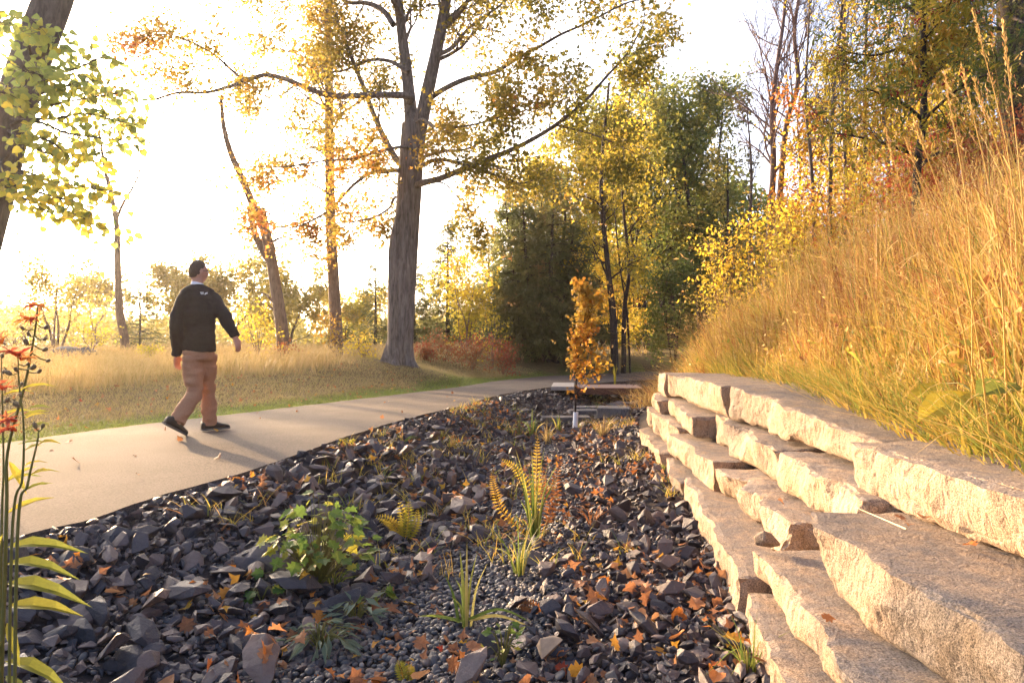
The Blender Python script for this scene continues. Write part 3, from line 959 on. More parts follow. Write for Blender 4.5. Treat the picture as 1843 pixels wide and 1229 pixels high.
Tm.limb(A_([(710, 640), (709, 560), (709, 490), (710, 445), (718, 400), (732, 350)], 0, 17.8), .17, .12, 20, 40, rough=.16, seed=4)
l1, r1 = Tm.limb(A_([(741, 235), (738, 190), (732, 130), (722, 50), (714, -40), (705, -170), (690, -330)], 1.0), .19, .08, 16, 50, rough=.07, seed=8)
l2, r2 = Tm.limb(A_([(752, 240), (762, 200), (775, 140), (790, 70), (803, 0), (815, -90), (840, -230), (860, -340)], -1.0), .20, .08, 16, 50, rough=.07, seed=9)
limbs = [
 ([(737, 174), (700, 171), (660, 172), (600, 173), (560, 162), (520, 145), (478, 135), (441, 147), (410, 157), (369, 167), (321, 167), (273, 180), (236, 178)], -2.0, .125, .02, 13, 1.25),
 ([(440, 147), (415, 125), (380, 95), (330, 70), (290, 62), (235, 72)], -.6, .05, .012, 7, 1.0),
 ([(708, 45), (690, 20), (660, 6), (625, 4), (580, -20), (500, -30), (420, -10)], 1.5, .11, .02, 11, 1.4),
 ([(716, 290), (695, 255), (676, 215), (655, 160), (635, 110), (615, 60), (597, 10), (580, -80)], 1.6, .13, .05, 10, 1.2),
 ([(770, 180), (800, 160), (840, 142), (890, 130), (920, 112), (950, 95), (975, 82), (1010, 62), (1060, 40), (1130, 5), (1190, -5)], -2.5, .10, .015, 12, 1.3),
 ([(757, 330), (790, 322), (830, 306), (870, 290), (920, 270), (960, 250), (1000, 225), (1050, 185), (1090, 140), (1130, 95), (1150, 60)], -4.0, .12, .015, 13, 1.3),
 ([(762, 297), (785, 288), (815, 291), (850, 302), (890, 315), (935, 330), (965, 323), (1005, 322)], -2.5, .085, .012, 7, .9),
 ([(765, 282), (800, 272), (840, 268), (900, 240), (960, 200)], 2.0, .08, .012, 8, 1.2),
 ([(716, 307), (690, 310), (668, 311), (634, 335), (600, 372), (560, 398), (520, 410), (470, 400)], -1.2, .085, .012, 9, .9),
 ([(712, 355), (700, 375), (670, 392), (630, 400), (590, 405), (540, 430)], 1.0, .055, .01, 6, .8),
 ([(790, 328), (815, 345), (838, 375), (852, 415), (868, 440)], -1.0, .035, .008, 5, .55),
 ([(735, 130), (700, 110), (660, 110), (600, 130), (540, 100), (470, 80)], 2.2, .08, .012, 10, 1.2),
 ([(785, 100), (815, 85), (845, 50), (900, 10), (960, -40)], 2.0, .09, .02, 10, 1.3),
 ([(760, 215), (790, 230), (850, 225), (920, 205), (990, 190)], -3.0, .06, .012, 9, 1.0),
 ([(730, 265), (690, 270), (640, 285), (580, 290), (520, 300), (455, 300)], -2.6, .06, .012, 9, .95),
 ([(1000, 225), (1060, 240), (1110, 260), (1160, 285)], -1.0, .04, .01, 7, .9),
 ([(790, 60), (830, 20), (880, -60), (960, -130)], -3.5, .09, .02, 10, 1.4),
 ([(722, 30), (680, -40), (600, -100), (500, -150)], -3.0, .09, .02, 10, 1.4),
]
starts = {1: 16.7, 15: 15.8}
for i, (pts, dy, ra, rb, num, Ln) in enumerate(limbs):
    y0 = starts.get(i, Yt)
    if i not in starts and i not in (2, 4, 11, 12, 16, 17): pts = [(741 if pts[0][0] > 741 else 737, pts[0][1] + 12)] + pts
    C, rr = Tm.limb(A_(pts, dy, y0), ra * .78, rb * .8, 8, rough=.05, seed=20 + i)
    Tm.sprout(C, rr, num, Ln, 2, PAR_M, .22)
    Tm.grow(C[-1], C[-1] - C[-3], .7, rb, 1, PAR_M)
Tm.sprout(l1, r1, 9, 1.7, 2, PAR_M, .35)
Tm.sprout(l2, r2, 10, 1.7, 2, PAR_M, .35)
def maple_tint(p):
    # left and low sprays turned orange, inner and right ones greener
    u = 921 + p[:, 0] / p[:, 1] * FPX; v = HORIZON - (p[:, 2] - CAM_H) / p[:, 1] * FPX
    t = .36 + .5 * fbm(p * .55, 3, 14) + .22 * sstep(640, 300, u) + .25 * sstep(180, 330, v) * sstep(760, 620, u)
    return np.clip(t - .12 * sstep(850, 1100, u), 0, 1)
lm = Tm.leaves((L_MAPLE[0], L_MAPLE[1]), .105, 3, .16, maple_tint)
finish('maple_tree', 'big forked maple with furrowed grey trunk on a grassy mound beside the path', 'tree', base, Tm, M['bark_maple'], lm, M['maple'])
print('maple leaves', len(Tm.pos))

# ---- linden leaning in from the upper left
Tl = Tree(); Yl = 8.6
tb = at(-150, 760, Yl); tb[2] = gz(tb[0], tb[1])
C, rr = Tl.limb(np.vstack([tb + np.array([0, 0, -.2]), A_([(-120, 640), (-60, 500), (-15, 350), (15, 235), (55, 110), (92, 10), (120, -80), (150, -200)], .5, Yl)]), .26, .20, 22, 60, rough=.06, seed=3)
spr = [([(20, 225), (60, 200), (100, 188), (150, 178), (200, 170), (232, 162)], -.9),
       ([(60, 110), (40, 60), (0, 40), (-40, 60)], -1.2), ([(62, 110), (85, 90), (80, 60), (50, 30)], -1.4), ([(40, 160), (60, 150), (80, 140), (30, 120)], -1.6), ([(30, 190), (10, 170), (-20, 160)], -1.5),
       ([(50, 130), (110, 130), (150, 118), (190, 98)], -1.2), ([(40, 180), (100, 160), (140, 150), (175, 145)], -1.4),
       ([(25, 205), (80, 215), (150, 205), (200, 215), (248, 226)], -1.0),
       ([(20, 215), (70, 220), (120, 240), (180, 248), (235, 254)], -1.1),
       ([(0, 300), (40, 250), (90, 255), (140, 300), (180, 350)], -.9),
       ([(-5, 310), (40, 308), (90, 325), (140, 335), (185, 342)], -1.2),
       ([(-10, 330), (30, 335), (80, 350), (130, 362), (182, 378)], -1.2),
       ([(30, 310), (80, 330), (110, 375), (150, 392), (205, 432)], -1.0),
       ([(15, 235), (60, 265), (100, 280), (150, 278), (195, 285)], -1.3),
       ([(0, 290), (10, 325), (20, 345), (60, 365), (90, 385)], -.9)]
lp, ld = [], []
for pts, dy in spr:
    C, rr = Tl.limb(A_(pts, dy, Yl), .022, .004, 5)
    n = int((104 if pts[-1][1] > 200 else 84) * (1 if len(pts) > 4 else 1.15))
    t = rng.uniform(.18, 1, n) * (len(C) - 1); j = np.minimum(t.astype(int), len(C) - 2)
    p = C[j] + (C[j + 1] - C[j]) * (t - j)[:, None]
    off = rng.normal(size=(n, 3)) * np.array([.10, .20, .07])
    p = p + off; lp.append(p); ld.append(norm(C[j + 1] - C[j] + off * 2 + rng.normal(size=(n, 3)) * .3))
    for k in range(0, n, 2):
        V, Q = tube(np.array([C[j[k]], (C[j[k]] + p[k]) / 2 + [0, 0, .02], p[k]]), [.004, .003, .002], 3); Tl.wood.add(V, Q=Q)
lp = np.vstack(lp); ld = np.vstack(ld)
e = thing('linden_tree', 'leaning linden trunk with broad backlit yellow-green leaves at upper left', 'tree', tb)
Tl.wood.obj('trunk', M['bark_grey'], e, smooth=True)
n = len(lp); xd = norm(ld + np.array([0, 0, -.55])); nzv = rdir(n) * 1.3 + np.array([.2, -.6, .6]); sz = rng.uniform(.06, .11, n)
uu = 921 + lp[:, 0] / lp[:, 1] * FPX; vv = HORIZON - (lp[:, 2] - CAM_H) / lp[:, 1] * FPX
seen = np.where((uu > 0) & (vv > 0))[0]
ind = set(rng.permutation(seen)[:290].tolist())
lt = np.clip(.30 + .35 * sstep(150, 350, vv) + rng.normal(size=n) * .22, 0, 1)
me_l = []
for lv in range(6):
    m_ = MB(); V = L_ROUND[0].copy(); V[:, 2] += .18 * V[:, 1] ** 2 * (1 if lv % 2 else -1) - .05 * lv * V[:, 0] ** 2
    m_.add(V, T=L_ROUND[1]); me = m_.mesh('leaf', smooth=True); me.materials.append(M['linden_single']); me_l.append(me)
me_y = []
for me in me_l:
    m2 = me.copy(); m2.materials.clear(); m2.materials.append(M['linden_yellow']); me_y.append(m2)
rest = MB()
for i in range(n):
    y = norm(np.cross(nzv[i], xd[i])); z = np.cross(xd[i], y)
    if i in ind:
        o = bpy.data.objects.new('leaf', (me_l if lt[i] < .5 else me_y)[i % 6]); COL.objects.link(o); o.parent = e
        mt = Matrix(((xd[i][0], y[0], z[0]), (xd[i][1], y[1], z[1]), (xd[i][2], y[2], z[2]))) * sz[i]
        o.matrix_local = Matrix.Translation(Vector(lp[i]) - e.location) @ mt.to_4x4()
    else:
        V, T = inst(L_ROUND, lp[i:i + 1], xd[i:i + 1], nzv[i:i + 1], sz[i]); rest.add(V, T=T, tint=lt[i])
rest.obj('foliage', M['linden'], e, kind='stuff')

# ---- slim trunks on the field edge
PAR_T = dict(wig=.2, up=.05, nb=[4, 4, 3], ratio=.55, ang=50, leafstep=3, flat=.5, rmin=.004)
def on_ground(u, Y, v=640):
    p = at(u, v, Y); p[2] = gz(p[0], p[1]); return p
Yp = 21.0; T = Tree(); b = on_ground(606, Yp)
C, rr = T.limb(np.vstack([b - [0, 0, .2], A_([(605, 600), (600, 500), (595, 400), (593, 280), (592, 150), (590, 20), (588, -150), (585, -300)], 0, Yp)]), .20, .08, 14, 60, rough=.05, seed=6)
T.sprout(C, rr, 34, 1.7, 2, PAR_T, .50)
for pts in ([(600, 470), (575, 465), (555, 460)], [(596, 420), (625, 405), (650, 380)], [(594, 350), (560, 330), (500, 300), (440, 300)], [(593, 310), (640, 300), (680, 285)]):
    c2, r2_ = T.limb(A_(pts, -.8, Yp), .035, .008, 5); T.sprout(c2, r2_, 5, .7, 1, PAR_T)
lm = T.leaves(L_MAPLE, .10, 4, .17, patch(31, .6, .15, .85))
finish('slim_maple', 'straight slim trunk with orange and yellow leaves rising between snag and big maple', 'tree', b, T, M['bark_tan'], lm, M['maple'])

T = Tree(); Ys = 20.0; b = on_ground(511, Ys)
C, rr = T.limb(np.vstack([b - [0, 0, .2], A_([(509, 610), (501, 550), (492, 490), (482, 430), (462, 385), (437, 325), (415, 275), (402, 225), (398, 178)], 0, Ys)]), .20, .05, 14, 60, rough=.08, seed=12)
T.limb(A_([(487, 455), (478, 420), (474, 395), (470, 374)], -.3, Ys - .1), .17, .10, 12, rough=.12, seed=13)
T.limb(A_([(485, 470), (462, 430), (452, 395), (448, 372)], .5, Ys), .12, .07, 10, rough=.1, seed=15)
for pts, r_ in (([(455, 400), (435, 392), (412, 400)], .04), ([(455, 415), (430, 405), (408, 404)], .045), ([(460, 425), (440, 418), (418, 420)], .04), ([(485, 440), (500, 430), (520, 425), (535, 418)], .05), ([(478, 400), (500, 408), (540, 402), (580, 385)], .04), ([(440, 330), (425, 345), (400, 352)], .02), ([(492, 545), (478, 530), (462, 526)], .04), ([(495, 560), (483, 550), (470, 546)], .04), ([(400, 250), (420, 235), (435, 215)], .02), ([(448, 380), (438, 372), (432, 378)], .03)):
    c2, r2_ = T.limb(A_(pts, rng.normal() * .6, Ys), r_, .008, 5); T.sprout(c2, r2_, 3, .45, 1, dict(PAR_T, nb=[2, 2, 2], leafstep=1))
T.anch = [a for a in T.anch]
finish('dead_snag', 'leaning dead snag with broken top and bare stubs behind the walking man', 'tree', b, T, M['bark_tan'])

T = Tree(); Yb = 24.0; b = on_ground(226, Yb)
C, rr = T.limb(np.vstack([b - [0, 0, .2], A_([(224, 610), (215, 560), (212, 480), (210, 410), (202, 360), (190, 310), (183, 270), (178, 235)], 0, Yb)]), .16, .03, 10, 50, rough=.05, seed=16)
PAR_B = dict(wig=.16, up=.06, nb=[3, 3, 3], ratio=.6, ang=42, leafstep=1, rmin=.004)
for pts, r_ in (([(209, 395), (222, 365), (240, 335), (250, 310), (253, 275), (250, 250)], .06), ([(249, 320), (270, 322), (305, 325)], .025), ([(250, 308), (275, 300), (290, 295)], .02), ([(195, 325), (205, 310), (225, 303), (250, 305)], .025), ([(212, 440), (240, 445), (270, 455), (292, 465)], .022), ([(192, 315), (220, 345), (245, 360)], .015)):
    c2, r2_ = T.limb(A_(pts, rng.normal() * .6, Yb), r_, .006, 5); T.sprout(c2, r2_, 4, .6, 1, PAR_B, .4)
finish('bare_slim_tree', 'bare slender tree with a crooked fork standing beside the field boulder', 'tree', b, T, M['bark_tan'])

# ---- generic crowns
def broad_tree(name, label, u, Y, vtop, width, mat, bark, leaf=.12, per=2, stems=1, lev=3, num=9, tint=(0, 1), shape=L_DIAMOND, spread=.12, trunk_r=.1, low=.25, cat='tree', nb=(4, 4, 3), group=None, up=.06, v0=None):
    T = Tree(); b = on_ground(u, Y)
    top = at(u, vtop, Y)[2]; H = top - b[2]
    Wd = width / FPX * Y * .5
    par = dict(wig=.22, up=up, nb=list(nb), ratio=.58, ang=46, leafstep=2, rmin=.004)
    for s in range(stems):
        a = 6.28 * s / stems + rng.random()
        lean = np.array([math.cos(a), math.sin(a), 0]) * (0 if stems == 1 else Wd * .45)
        P = [b - [0, 0, .15], b + np.array([0, 0, H * .3]) + lean * .25 + rng.normal(size=3) * .03 * H, b + np.array([0, 0, H * .62]) + lean * .7, b + np.array([0, 0, H * .9]) + lean]
        C, rr = T.limb(P, trunk_r / stems ** .5, trunk_r * .2 / stems ** .5, 8, 24, rough=.04, seed=int(u) % 50 + s)
        T.sprout(C, rr, max(3, num // stems), Wd * 1.0, lev - 1, par, low)
    lm = T.leaves(shape, leaf, per + 1, spread * 1.2, patch(int(u + Y) % 97, .8, *tint))
    return finish(name, label, cat, b, T, bark, lm, mat, group=group)

def conifer(name, label, u, Y, vtop, width, mat, bark, spray=.26, rows=34, per=9, trunk_r=.12, low=.05, dens=1.0, group=None, stems=1, shape=L_SPRAY, openness=.0, roundness=.75):
    T = Tree(); b = on_ground(u, Y)
    H = at(u, vtop, Y)[2] - b[2]; Wd = width / FPX * Y * .5
    pos, xd, ti = [], [], []
    for s in range(stems):
        a0 = 6.28 * s / stems + .6
        off = np.array([math.cos(a0), math.sin(a0) * .6, 0]) * (0 if stems == 1 else Wd * .38)
        h = H * (1 if s == 0 else rng.uniform(.62, .97))
        base = b + off * .45
        C, rr = T.limb([base - [0, 0, .2], base + off * .3 + [0, 0, h * .4], base + off * .6 + [0, 0, h]], trunk_r, .015, 7, 24, rough=.05, seed=s)
        for i in range(rows):
            t = low + (1 - low) * (i + rng.random()) / rows
            c = C[min(int(t * 23), 23)]
            rad = Wd * (1 if stems == 1 else .68) * (1 - t) ** roundness * rng.uniform(.7, 1.1) * (1 if t > low + .1 else .75) + .1
            for k in range(per):
                a = rng.uniform(0, 6.28); d = np.array([math.cos(a), math.sin(a), rng.uniform(-.25, .12)])
                tip = c + d * rad + [0, 0, -.12 * rad]
                mid = c + d * rad * .55 + [0, 0, .03 * rad]
                if k % 3 == 0:
                    V, Q = tube(np.array([c, mid, tip]), [.02, .012, .005], 3); T.wood.add(V, Q=Q)
                m = max(3, int(rad * 8 * dens))
                q = rng.uniform(.3 if openness == 0 else .25, 1.02, m)[:, None]
                P = (c * (1 - q) ** 2 + 2 * mid * q * (1 - q) + tip * q * q) + rng.normal(size=(m, 3)) * .10
                pos.append(P); xd.append(norm(np.tile(d, (m, 1)) + rng.normal(size=(m, 3)) * .55 + [0, 0, -.25])); 
    pos = np.vstack(pos); xd = np.vstack(xd)
    V, F = inst(shape, pos, xd, rdir(len(pos), .6), spray * rng.uniform(.6, 1.3, len(pos)))
    mb = MB(); mb.add(V, T=F, tint=np.repeat(np.clip(patch(int(u), .9, .1, .95)(pos) + rng.normal(size=len(pos)) * .12, 0, 1), len(shape[0])))
    return finish(name, label, 'tree', b, T, bark, mb, mat, group=group)

# field trees, left to middle
broad_tree('open_tree', 'thin multi-stemmed yellow tree with airy crown behind the field boulder', 100, 23, 500, 160, M['olive'], M['bark_tan'], .13, 2, 4, 3, 22, (.4, 1), spread=.1, trunk_r=.09, low=.3, nb=(3, 3, 3))
conifer('small_pine', 'dark little pine with bare lower trunk standing just past the slender bare tree', 252, 25, 487, 120, M['pine'], M['bark_dark'], .22, 26, 8, .06, .2, 1.2, shape=L_NEEDLE, openness=.2, roundness=.6)
broad_tree('flat_topped_tree', 'sparse flat-topped tree far off behind the slender bare trunk', 178, 42, 512, 90, M['olive'], M['bark_tan'], .24, 3, 2, 3, 14, (.2, .8), trunk_r=.1, low=.5)
broad_tree('field_tree', 'rounded olive tree showing past the shoulder of the walking man', 325, 36, 486, 130, M['olive'], M['bark_grey'], .22, 3, 2, 3, 20, (.1, .9), trunk_r=.13, low=.35)
broad_tree('field_tree', 'broad green-yellow tree between the walking man and the snag', 425, 38, 500, 190, M['olive'], M['bark_grey'], .23, 3, 3, 3, 26, (.1, .9), trunk_r=.14, low=.25)
broad_tree('field_tree', 'pale green tree directly behind the leaning snag', 520, 34, 518, 140, M['olive'], M['bark_grey'], .2, 3, 2, 3, 22, (.3, 1), trunk_r=.12, low=.2)
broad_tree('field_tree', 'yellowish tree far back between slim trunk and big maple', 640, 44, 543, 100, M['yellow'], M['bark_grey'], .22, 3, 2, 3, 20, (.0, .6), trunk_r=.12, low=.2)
conifer('spruce_tree', 'dark spruce hugging the left side of the big maple trunk', 676, 32, 470, 70, M['cedar'], M['bark_dark'], .3, 26, 7, .1, .05)
conifer('low_spruce', 'low dark spruce at the field edge between slim trunk and maple', 622, 34, 585, 90, M['pine'], M['bark_dark'], .26, 14, 7, .08, .02)
broad_tree('yellow_bush', 'bright yellow bush at the foot of the leaning snag', 462, 19, 560, 95, M['yellow'], M['bark_tan'], .085, 2, 5, 2, 20, (.2, .8), cat='shrub', trunk_r=.04, low=.05, spread=.09)
broad_tree('orange_bush', 'orange leafy bush climbing the foot of the slim trunk', 596, 20.3, 566, 55, M['orange'], M['bark_tan'], .085, 2, 4, 2, 14, (0, .7), cat='shrub', trunk_r=.03, low=.05, spread=.09)
broad_tree('yellow_bush', 'small yellow bush beside the root flare of the maple', 655, 18.6, 618, 60, M['yellow'], M['bark_tan'], .08, 2, 4, 2, 12, (.2, .8), cat='shrub', trunk_r=.03, low=.05, spread=.08)
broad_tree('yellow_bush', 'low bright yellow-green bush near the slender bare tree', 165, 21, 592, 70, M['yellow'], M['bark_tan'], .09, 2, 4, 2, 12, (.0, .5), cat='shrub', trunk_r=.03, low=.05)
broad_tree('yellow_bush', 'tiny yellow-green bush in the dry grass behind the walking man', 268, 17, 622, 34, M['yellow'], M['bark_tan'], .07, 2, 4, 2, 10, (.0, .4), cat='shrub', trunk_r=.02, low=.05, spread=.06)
broad_tree('hazy_bush', 'broad hazy bush at the left end of the field', 20, 27, 560, 200, M['olive'], M['bark_tan'], .12, 2, 6, 2, 34, (.3, 1), cat='shrub', trunk_r=.06, low=.05, spread=.16)
broad_tree('russet_bush', 'russet low bush around the foot of the leaning snag', 518, 19.3, 630, 46, M['red'], M['bark_tan'], .07, 2, 4, 2, 12, (0, .6), cat='shrub', trunk_r=.02, low=.05, spread=.07)
# far wood band: one mass
far = MB(); n = 26000
fx = rng.uniform(-75, 30, n); fy = rng.uniform(58, 85, n)
hgt = 2.2 + 2.6 * np.clip(fbm(np.stack([fx * .13, fy * .05, 0 * fx], -1), 3, 61) + .35, 0, 1.3)
gap = sstep(1.2, 4.0, np.abs(fx / fy * FPX + 921 - 572) / 12)
hgt = hgt * (.25 + .75 * gap)
fz = ground(fx, fy) + rng.random(n) ** .7 * hgt
V, F = inst(L_DIAMOND, np.stack([fx, fy, fz], -1), rdir(n), rdir(n, .5), rng.uniform(.35, .8, n))
far.add(V, T=F, tint=np.repeat(np.clip(.5 + .6 * fbm(np.stack([fx * .15, fy * .15, fz * .3], -1), 3, 8) + rng.normal(size=n) * .12, 0, 1), 4))
tag(far.obj('far_treeline', M['olive']), 'far hazy line of trees beyond the dry field', 'wood', kind='stuff')

# middle group
conifer('cedar_tree', 'dense dark cedar with clustered trunks overhanging the far bend of the path', 972, 26.5, 300, 320, M['cedar'], M['bark_dark'], .36, 34, 9, .17, .17, 1.0, stems=7, roundness=.85)
conifer('tall_conifer', 'tall thin-topped dark conifer just right of the maple trunk', 806, 33, 392, 120, M['cedar'], M['bark_dark'], .36, 40, 10, .14, .03, 1.0)
conifer('tall_conifer', 'shorter dark conifer half hidden behind the maple trunk', 745, 31, 470, 110, M['cedar'], M['bark_dark'], .34, 30, 10, .12, .02, 1.0)
conifer('tall_conifer', 'dark conifer filling the gap between yellow bush and cedar', 880, 34, 420, 120, M['cedar'], M['bark_dark'], .36, 34, 10, .14, .02, 1.0)
broad_tree('yellow_maple', 'young bright yellow maple growing in front of the dark conifers', 838, 25, 470, 110, M['yellow'], M['bark_tan'], .12, 2, 4, 3, 20, (.1, .9), L_MAPLE, .12, .05, .08)
broad_tree('yellow_bush', 'round yellow bush beside the path in front of the cedar', 885, 23.5, 560, 60, M['yellow'], M['bark_tan'], .1, 2, 4, 2, 14, (.2, .8), cat='shrub', trunk_r=.03, low=.05)
for k, (u, Y, vt, w, lb) in enumerate(((800, 22.5, 622, 70, 'red-leaved low shrub right of the maple mound'), (850, 22, 626, 80, 'reddish low shrub in front of the yellow maple'), (905, 22.5, 628, 60, 'brownish red shrub nearest the cedar trunks'), (765, 22, 634, 40, 'small russet shrub against the maple mound'))):
    broad_tree('red_shrub', lb, u, Y, vt, w, M['red'], M['stem_brown'], .075, 2, 7, 2, 28, (0, 1), cat='shrub', trunk_r=.025, low=.03, spread=.1, group='red shrubs by the path')
# woods beyond the bend
WOOD = [
 ('green_maple', 'tall green maple with dark trunk rising behind the orange sapling', 1165, 36, 170, 260, M['green'], .22, 4, 34, (0, .8), .28, .22),
 ('green_maple', 'tallest green-topped maple at the centre of the woods', 1215, 40, 118, 250, M['green'], .23, 4, 36, (0, .85), .30, .22),
 ('green_maple', 'dark-limbed green maple at the right end of the woods', 1262, 37, 150, 200, M['green'], .22, 4, 28, (.2, 1), .28, .25),
 ('yellow_green_tree', 'yellow-green tree standing between the cedar and the green maples', 1085, 33, 205, 220, M['yellow'], .2, 4, 32, (.0, .5), .2, .2),
 ('bright_yellow_tree', 'bright yellow tree crown above the dark cedar', 985, 34, 270, 190, M['yellow'], .2, 3, 28, (0, .7), .2, .3),
 ('grey_leafed_tree', 'thin grey-green tree fading out at the woods edge', 1310, 32, 235, 110, M['olive'], .16, 1, 14, (0, .5), .12, .2),
]
for nm, lb, u, Y, vt, w, mt, lf, per, num, ti, tr, low in WOOD:
    broad_tree(nm, lb, u, Y, vt, w, mt, M['bark_dark'], lf, per, 2 if tr > .25 else 1, 3, num, ti, L_DIAMOND, .2, tr, low, nb=(5, 5, 5))
broad_tree('golden_understorey', 'golden young trees glowing under the woods behind the sapling', 1105, 29, 440, 90, M['yellow'], M['bark_dark'], .12, 2, 4, 3, 20, (.3, 1), trunk_r=.07, low=.1)
broad_tree('green_shrub', 'dark green bushy shrub under the woods at the slope foot', 1215, 27, 470, 110, M['green'], M['bark_dark'], .12, 3, 5, 3, 20, (0, .5), trunk_r=.07, low=.05, cat='shrub')
broad_tree('golden_understorey', 'yellow sapling beside the dark twin trunks', 1150, 31, 470, 60, M['yellow'], M['bark_dark'], .12, 2, 3, 3, 14, (.2, .9), trunk_r=.06, low=.1)
for k, (u0, u1, vt, Y, r_, lb) in enumerate(((1108, 1090, 150, 25, .15, 'thick dark trunk just right of the orange sapling'), (1122, 1128, 170, 26, .10, 'second dark trunk beside the thick one'), (1135, 1112, 250, 26, .045, 'thin straight dark sapling trunk in front of the woods'))):
    T = Tree(); b = on_ground(u0, Y)
    C, rr = T.limb([b - [0, 0, .3], at(u0 * .7 + u1 * .3, 560, Y), at(u1 + 4, 480, Y), at(u1 - 8, 330, Y), at(u1 + 6, vt, Y)], r_, r_ * .3, 10, 40, rough=.08, seed=k)
    T.sprout(C, rr, 14, 1.8, 2, PAR_T, .4)
    finish('dark_trunk', lb, 'tree', b, T, M['bark_dark'], T.leaves(L_MAPLE, .12, 1, .1, patch(k + 3, .8, .2, .9)), M['yellow'])
# far filler behind the woods, one mass
far = MB(); n = 48000
fx = rng.uniform(0, 30, n); fy = rng.uniform(44, 60, n)
hg = 6 + 10 * sstep(1, 7, fx) * sstep(24, 15, fx) * np.clip(fbm(np.stack([fx * .16, fy * .1, 0 * fx], -1), 3, 66) + .4, 0, 1.2)
fz = ground(fx, fy) + rng.random(n) * hg
V, F = inst(L_DIAMOND, np.stack([fx, fy, fz], -1), rdir(n), rdir(n, .5), rng.uniform(.3, .65, n))
far.add(V, T=F, tint=np.repeat(np.clip(.35 + .6 * fbm(np.stack([fx * .2, fy * .2, fz * .3], -1), 3, 8) + rng.normal(size=n) * .12, 0, 1), 4))
tag(far.obj('woodland_backdrop', M['green']), 'dense mixed wood seen through gaps between the nearer trees', 'wood', kind='stuff')
# ------------------------------------------------------------------ right-hand wood edge
def bare_tree(name, label, pts, Y, r0, num, Ln, lev=3, leafmat=None, leaf=.06, group=None, t0=.3, bark='bark_birch', per=1):
    T = Tree()
    P = A_(pts, 0, Y); b = P[0].copy(); b[2] = gz(b[0], b[1])
    P[0][2] = min(P[0][2], b[2] - .2)
    C, rr = T.limb(P, r0, r0 * .28, 8, 40, rough=.05, seed=int(pts[0][0]) % 60)
    par = dict(wig=.15, up=.10, nb=[5, 5, 4], ratio=.58, ang=34, leafstep=1, rmin=.0045)
    T.sprout(C, rr, num, Ln, lev - 1, par, t0, (0, 0, .4))
    lm = T.leaves(L_DIAMOND, leaf, per, .06, patch(int(pts[0][0]), .9, 0, 1)) if leafmat else None
    return finish(name, label, 'tree', b, T, M[bark], lm, leafmat)
bare_tree('bare_birch', 'bare pinkish tree with crooked twin stems, leaning farther to the left', [(1372, 520), (1385, 430), (1392, 300), (1390, 200), (1400, 110), (1412, 20), (1420, -120)], 20, .12, 30, 2.1)
bare_tree('bare_birch', 'bare pinkish tree with a sinuous stem just right of the leaning one', [(1380, 520), (1402, 380), (1415, 230), (1436, 150), (1430, 60), (1440, -20), (1450, -120)], 20.3, .11, 30, 2.1)
bare_tree('bare_shrub_tree', 'small grey bare tree at the woods edge above the slope', [(1345, 540), (1350, 430), (1352, 300), (1345, 200)], 24, .08, 14, 1.6, bark='bark_grey')
THIN = [((1492, 500), (1495, 300), (1500, 180), (1512, 60), (1520, -60), 13, .05, 'thin upright sapling with a few yellow leaves left of the rowan'),
        ((1522, 500), (1522, 330), (1516, 180), (1520, 40), (1530, -80), 13.5, .045, 'slightly crooked thin sapling next to the rowan'),
        ((1552, 480), (1556, 330), (1557, 150), (1560, 20), (1562, -80), 14, .05, 'straight thin sapling with purplish twigs'),
        ((1468, 500), (1462, 330), (1450, 180), (1455, 60), (1460, -60), 15, .05, 'thin leaning sapling nearest the bare pinkish trees'),
        ((1590, 480), (1600, 330), (1590, 200), (1600, 60), (1610, -60), 15, .05, 'thin yellow-leaved sapling directly behind the rowan'),
        ((1545, 420), (1530, 250), (1518, 60), (1520, -60), (1520, -100), 18, .07, 'tall far sapling with scattered gold leaves'),
        ((1625, 420), (1640, 200), (1660, 60), (1680, -60), (1690, -100), 17, .12, 'pale slanting trunk behind the rowan')]
for *p, Y, r_, lb in THIN:
    bare_tree('thin_sapling', lb, p, Y, r_, 16, 1.25, 3, M['yellow'], .07, t0=.25, bark='bark_grey' if r_ < .06 else 'bark_birch')
# rowan with berries
T = Tree(); Yr = 9.5
P = A_([(1645, 420), (1650, 320), (1662, 215), (1662, 120), (1662, 20), (1664, -90)], 0, Yr); b = P[0].copy(); b[2] = gz(b[0], b[1]); P[0][2] = b[2] - .2
C, rr = T.limb(P, .055, .03, 9, 40, rough=.06, seed=2)
PAR_R = dict(wig=.16, up=.05, nb=[4, 3, 3], ratio=.6, ang=45, leafstep=2, rmin=.004)
for pts, dy in (([(1660, 220), (1690, 190), (1740, 150), (1790, 130)], -1.2), ([(1660, 215), (1630, 190), (1600, 175), (1560, 160)], -1), ([(1661, 160), (1690, 125), (1720, 95), (1745, 60)], .8), ([(1660, 285), (1610, 265), (1550, 248), (1500, 240)], -1.4), ([(1662, 110), (1620, 90), (1570, 100), (1500, 90)], .6), ([(1662, 60), (1700, 20), (1730, -30)], -1), ([(1662, 40), (1620, 0), (1580, -40)], 1), ([(1652, 300), (1700, 270), (1760, 250)], .8)):
    c2, r2_ = T.limb(A_(pts, dy, Yr), .028, .008, 6); T.sprout(c2, r2_, 9, .55, 1, PAR_R, .2)
T.sprout(C, rr, 10, .8, 2, PAR_R, .45)
lm = T.leaves(L_NARROW, .11, 8, .12, patch(3, 1.0, .1, 1.0), .5)
e = finish('rowan_tree', 'rowan with dark forked stem, yellow-green leaves and red berry clusters', 'tree', b, T, M['bark_dark'], lm, M['ash'])
IV, IT = ico(1)
anch = np.array([a[0] for a in T.anch]); pick = rng.choice(len(anch), 75, replace=False)
bm_ = plain_mat('red_berry', (.30, .018, .015), .4, 20, .1, 0)
cl = MB()
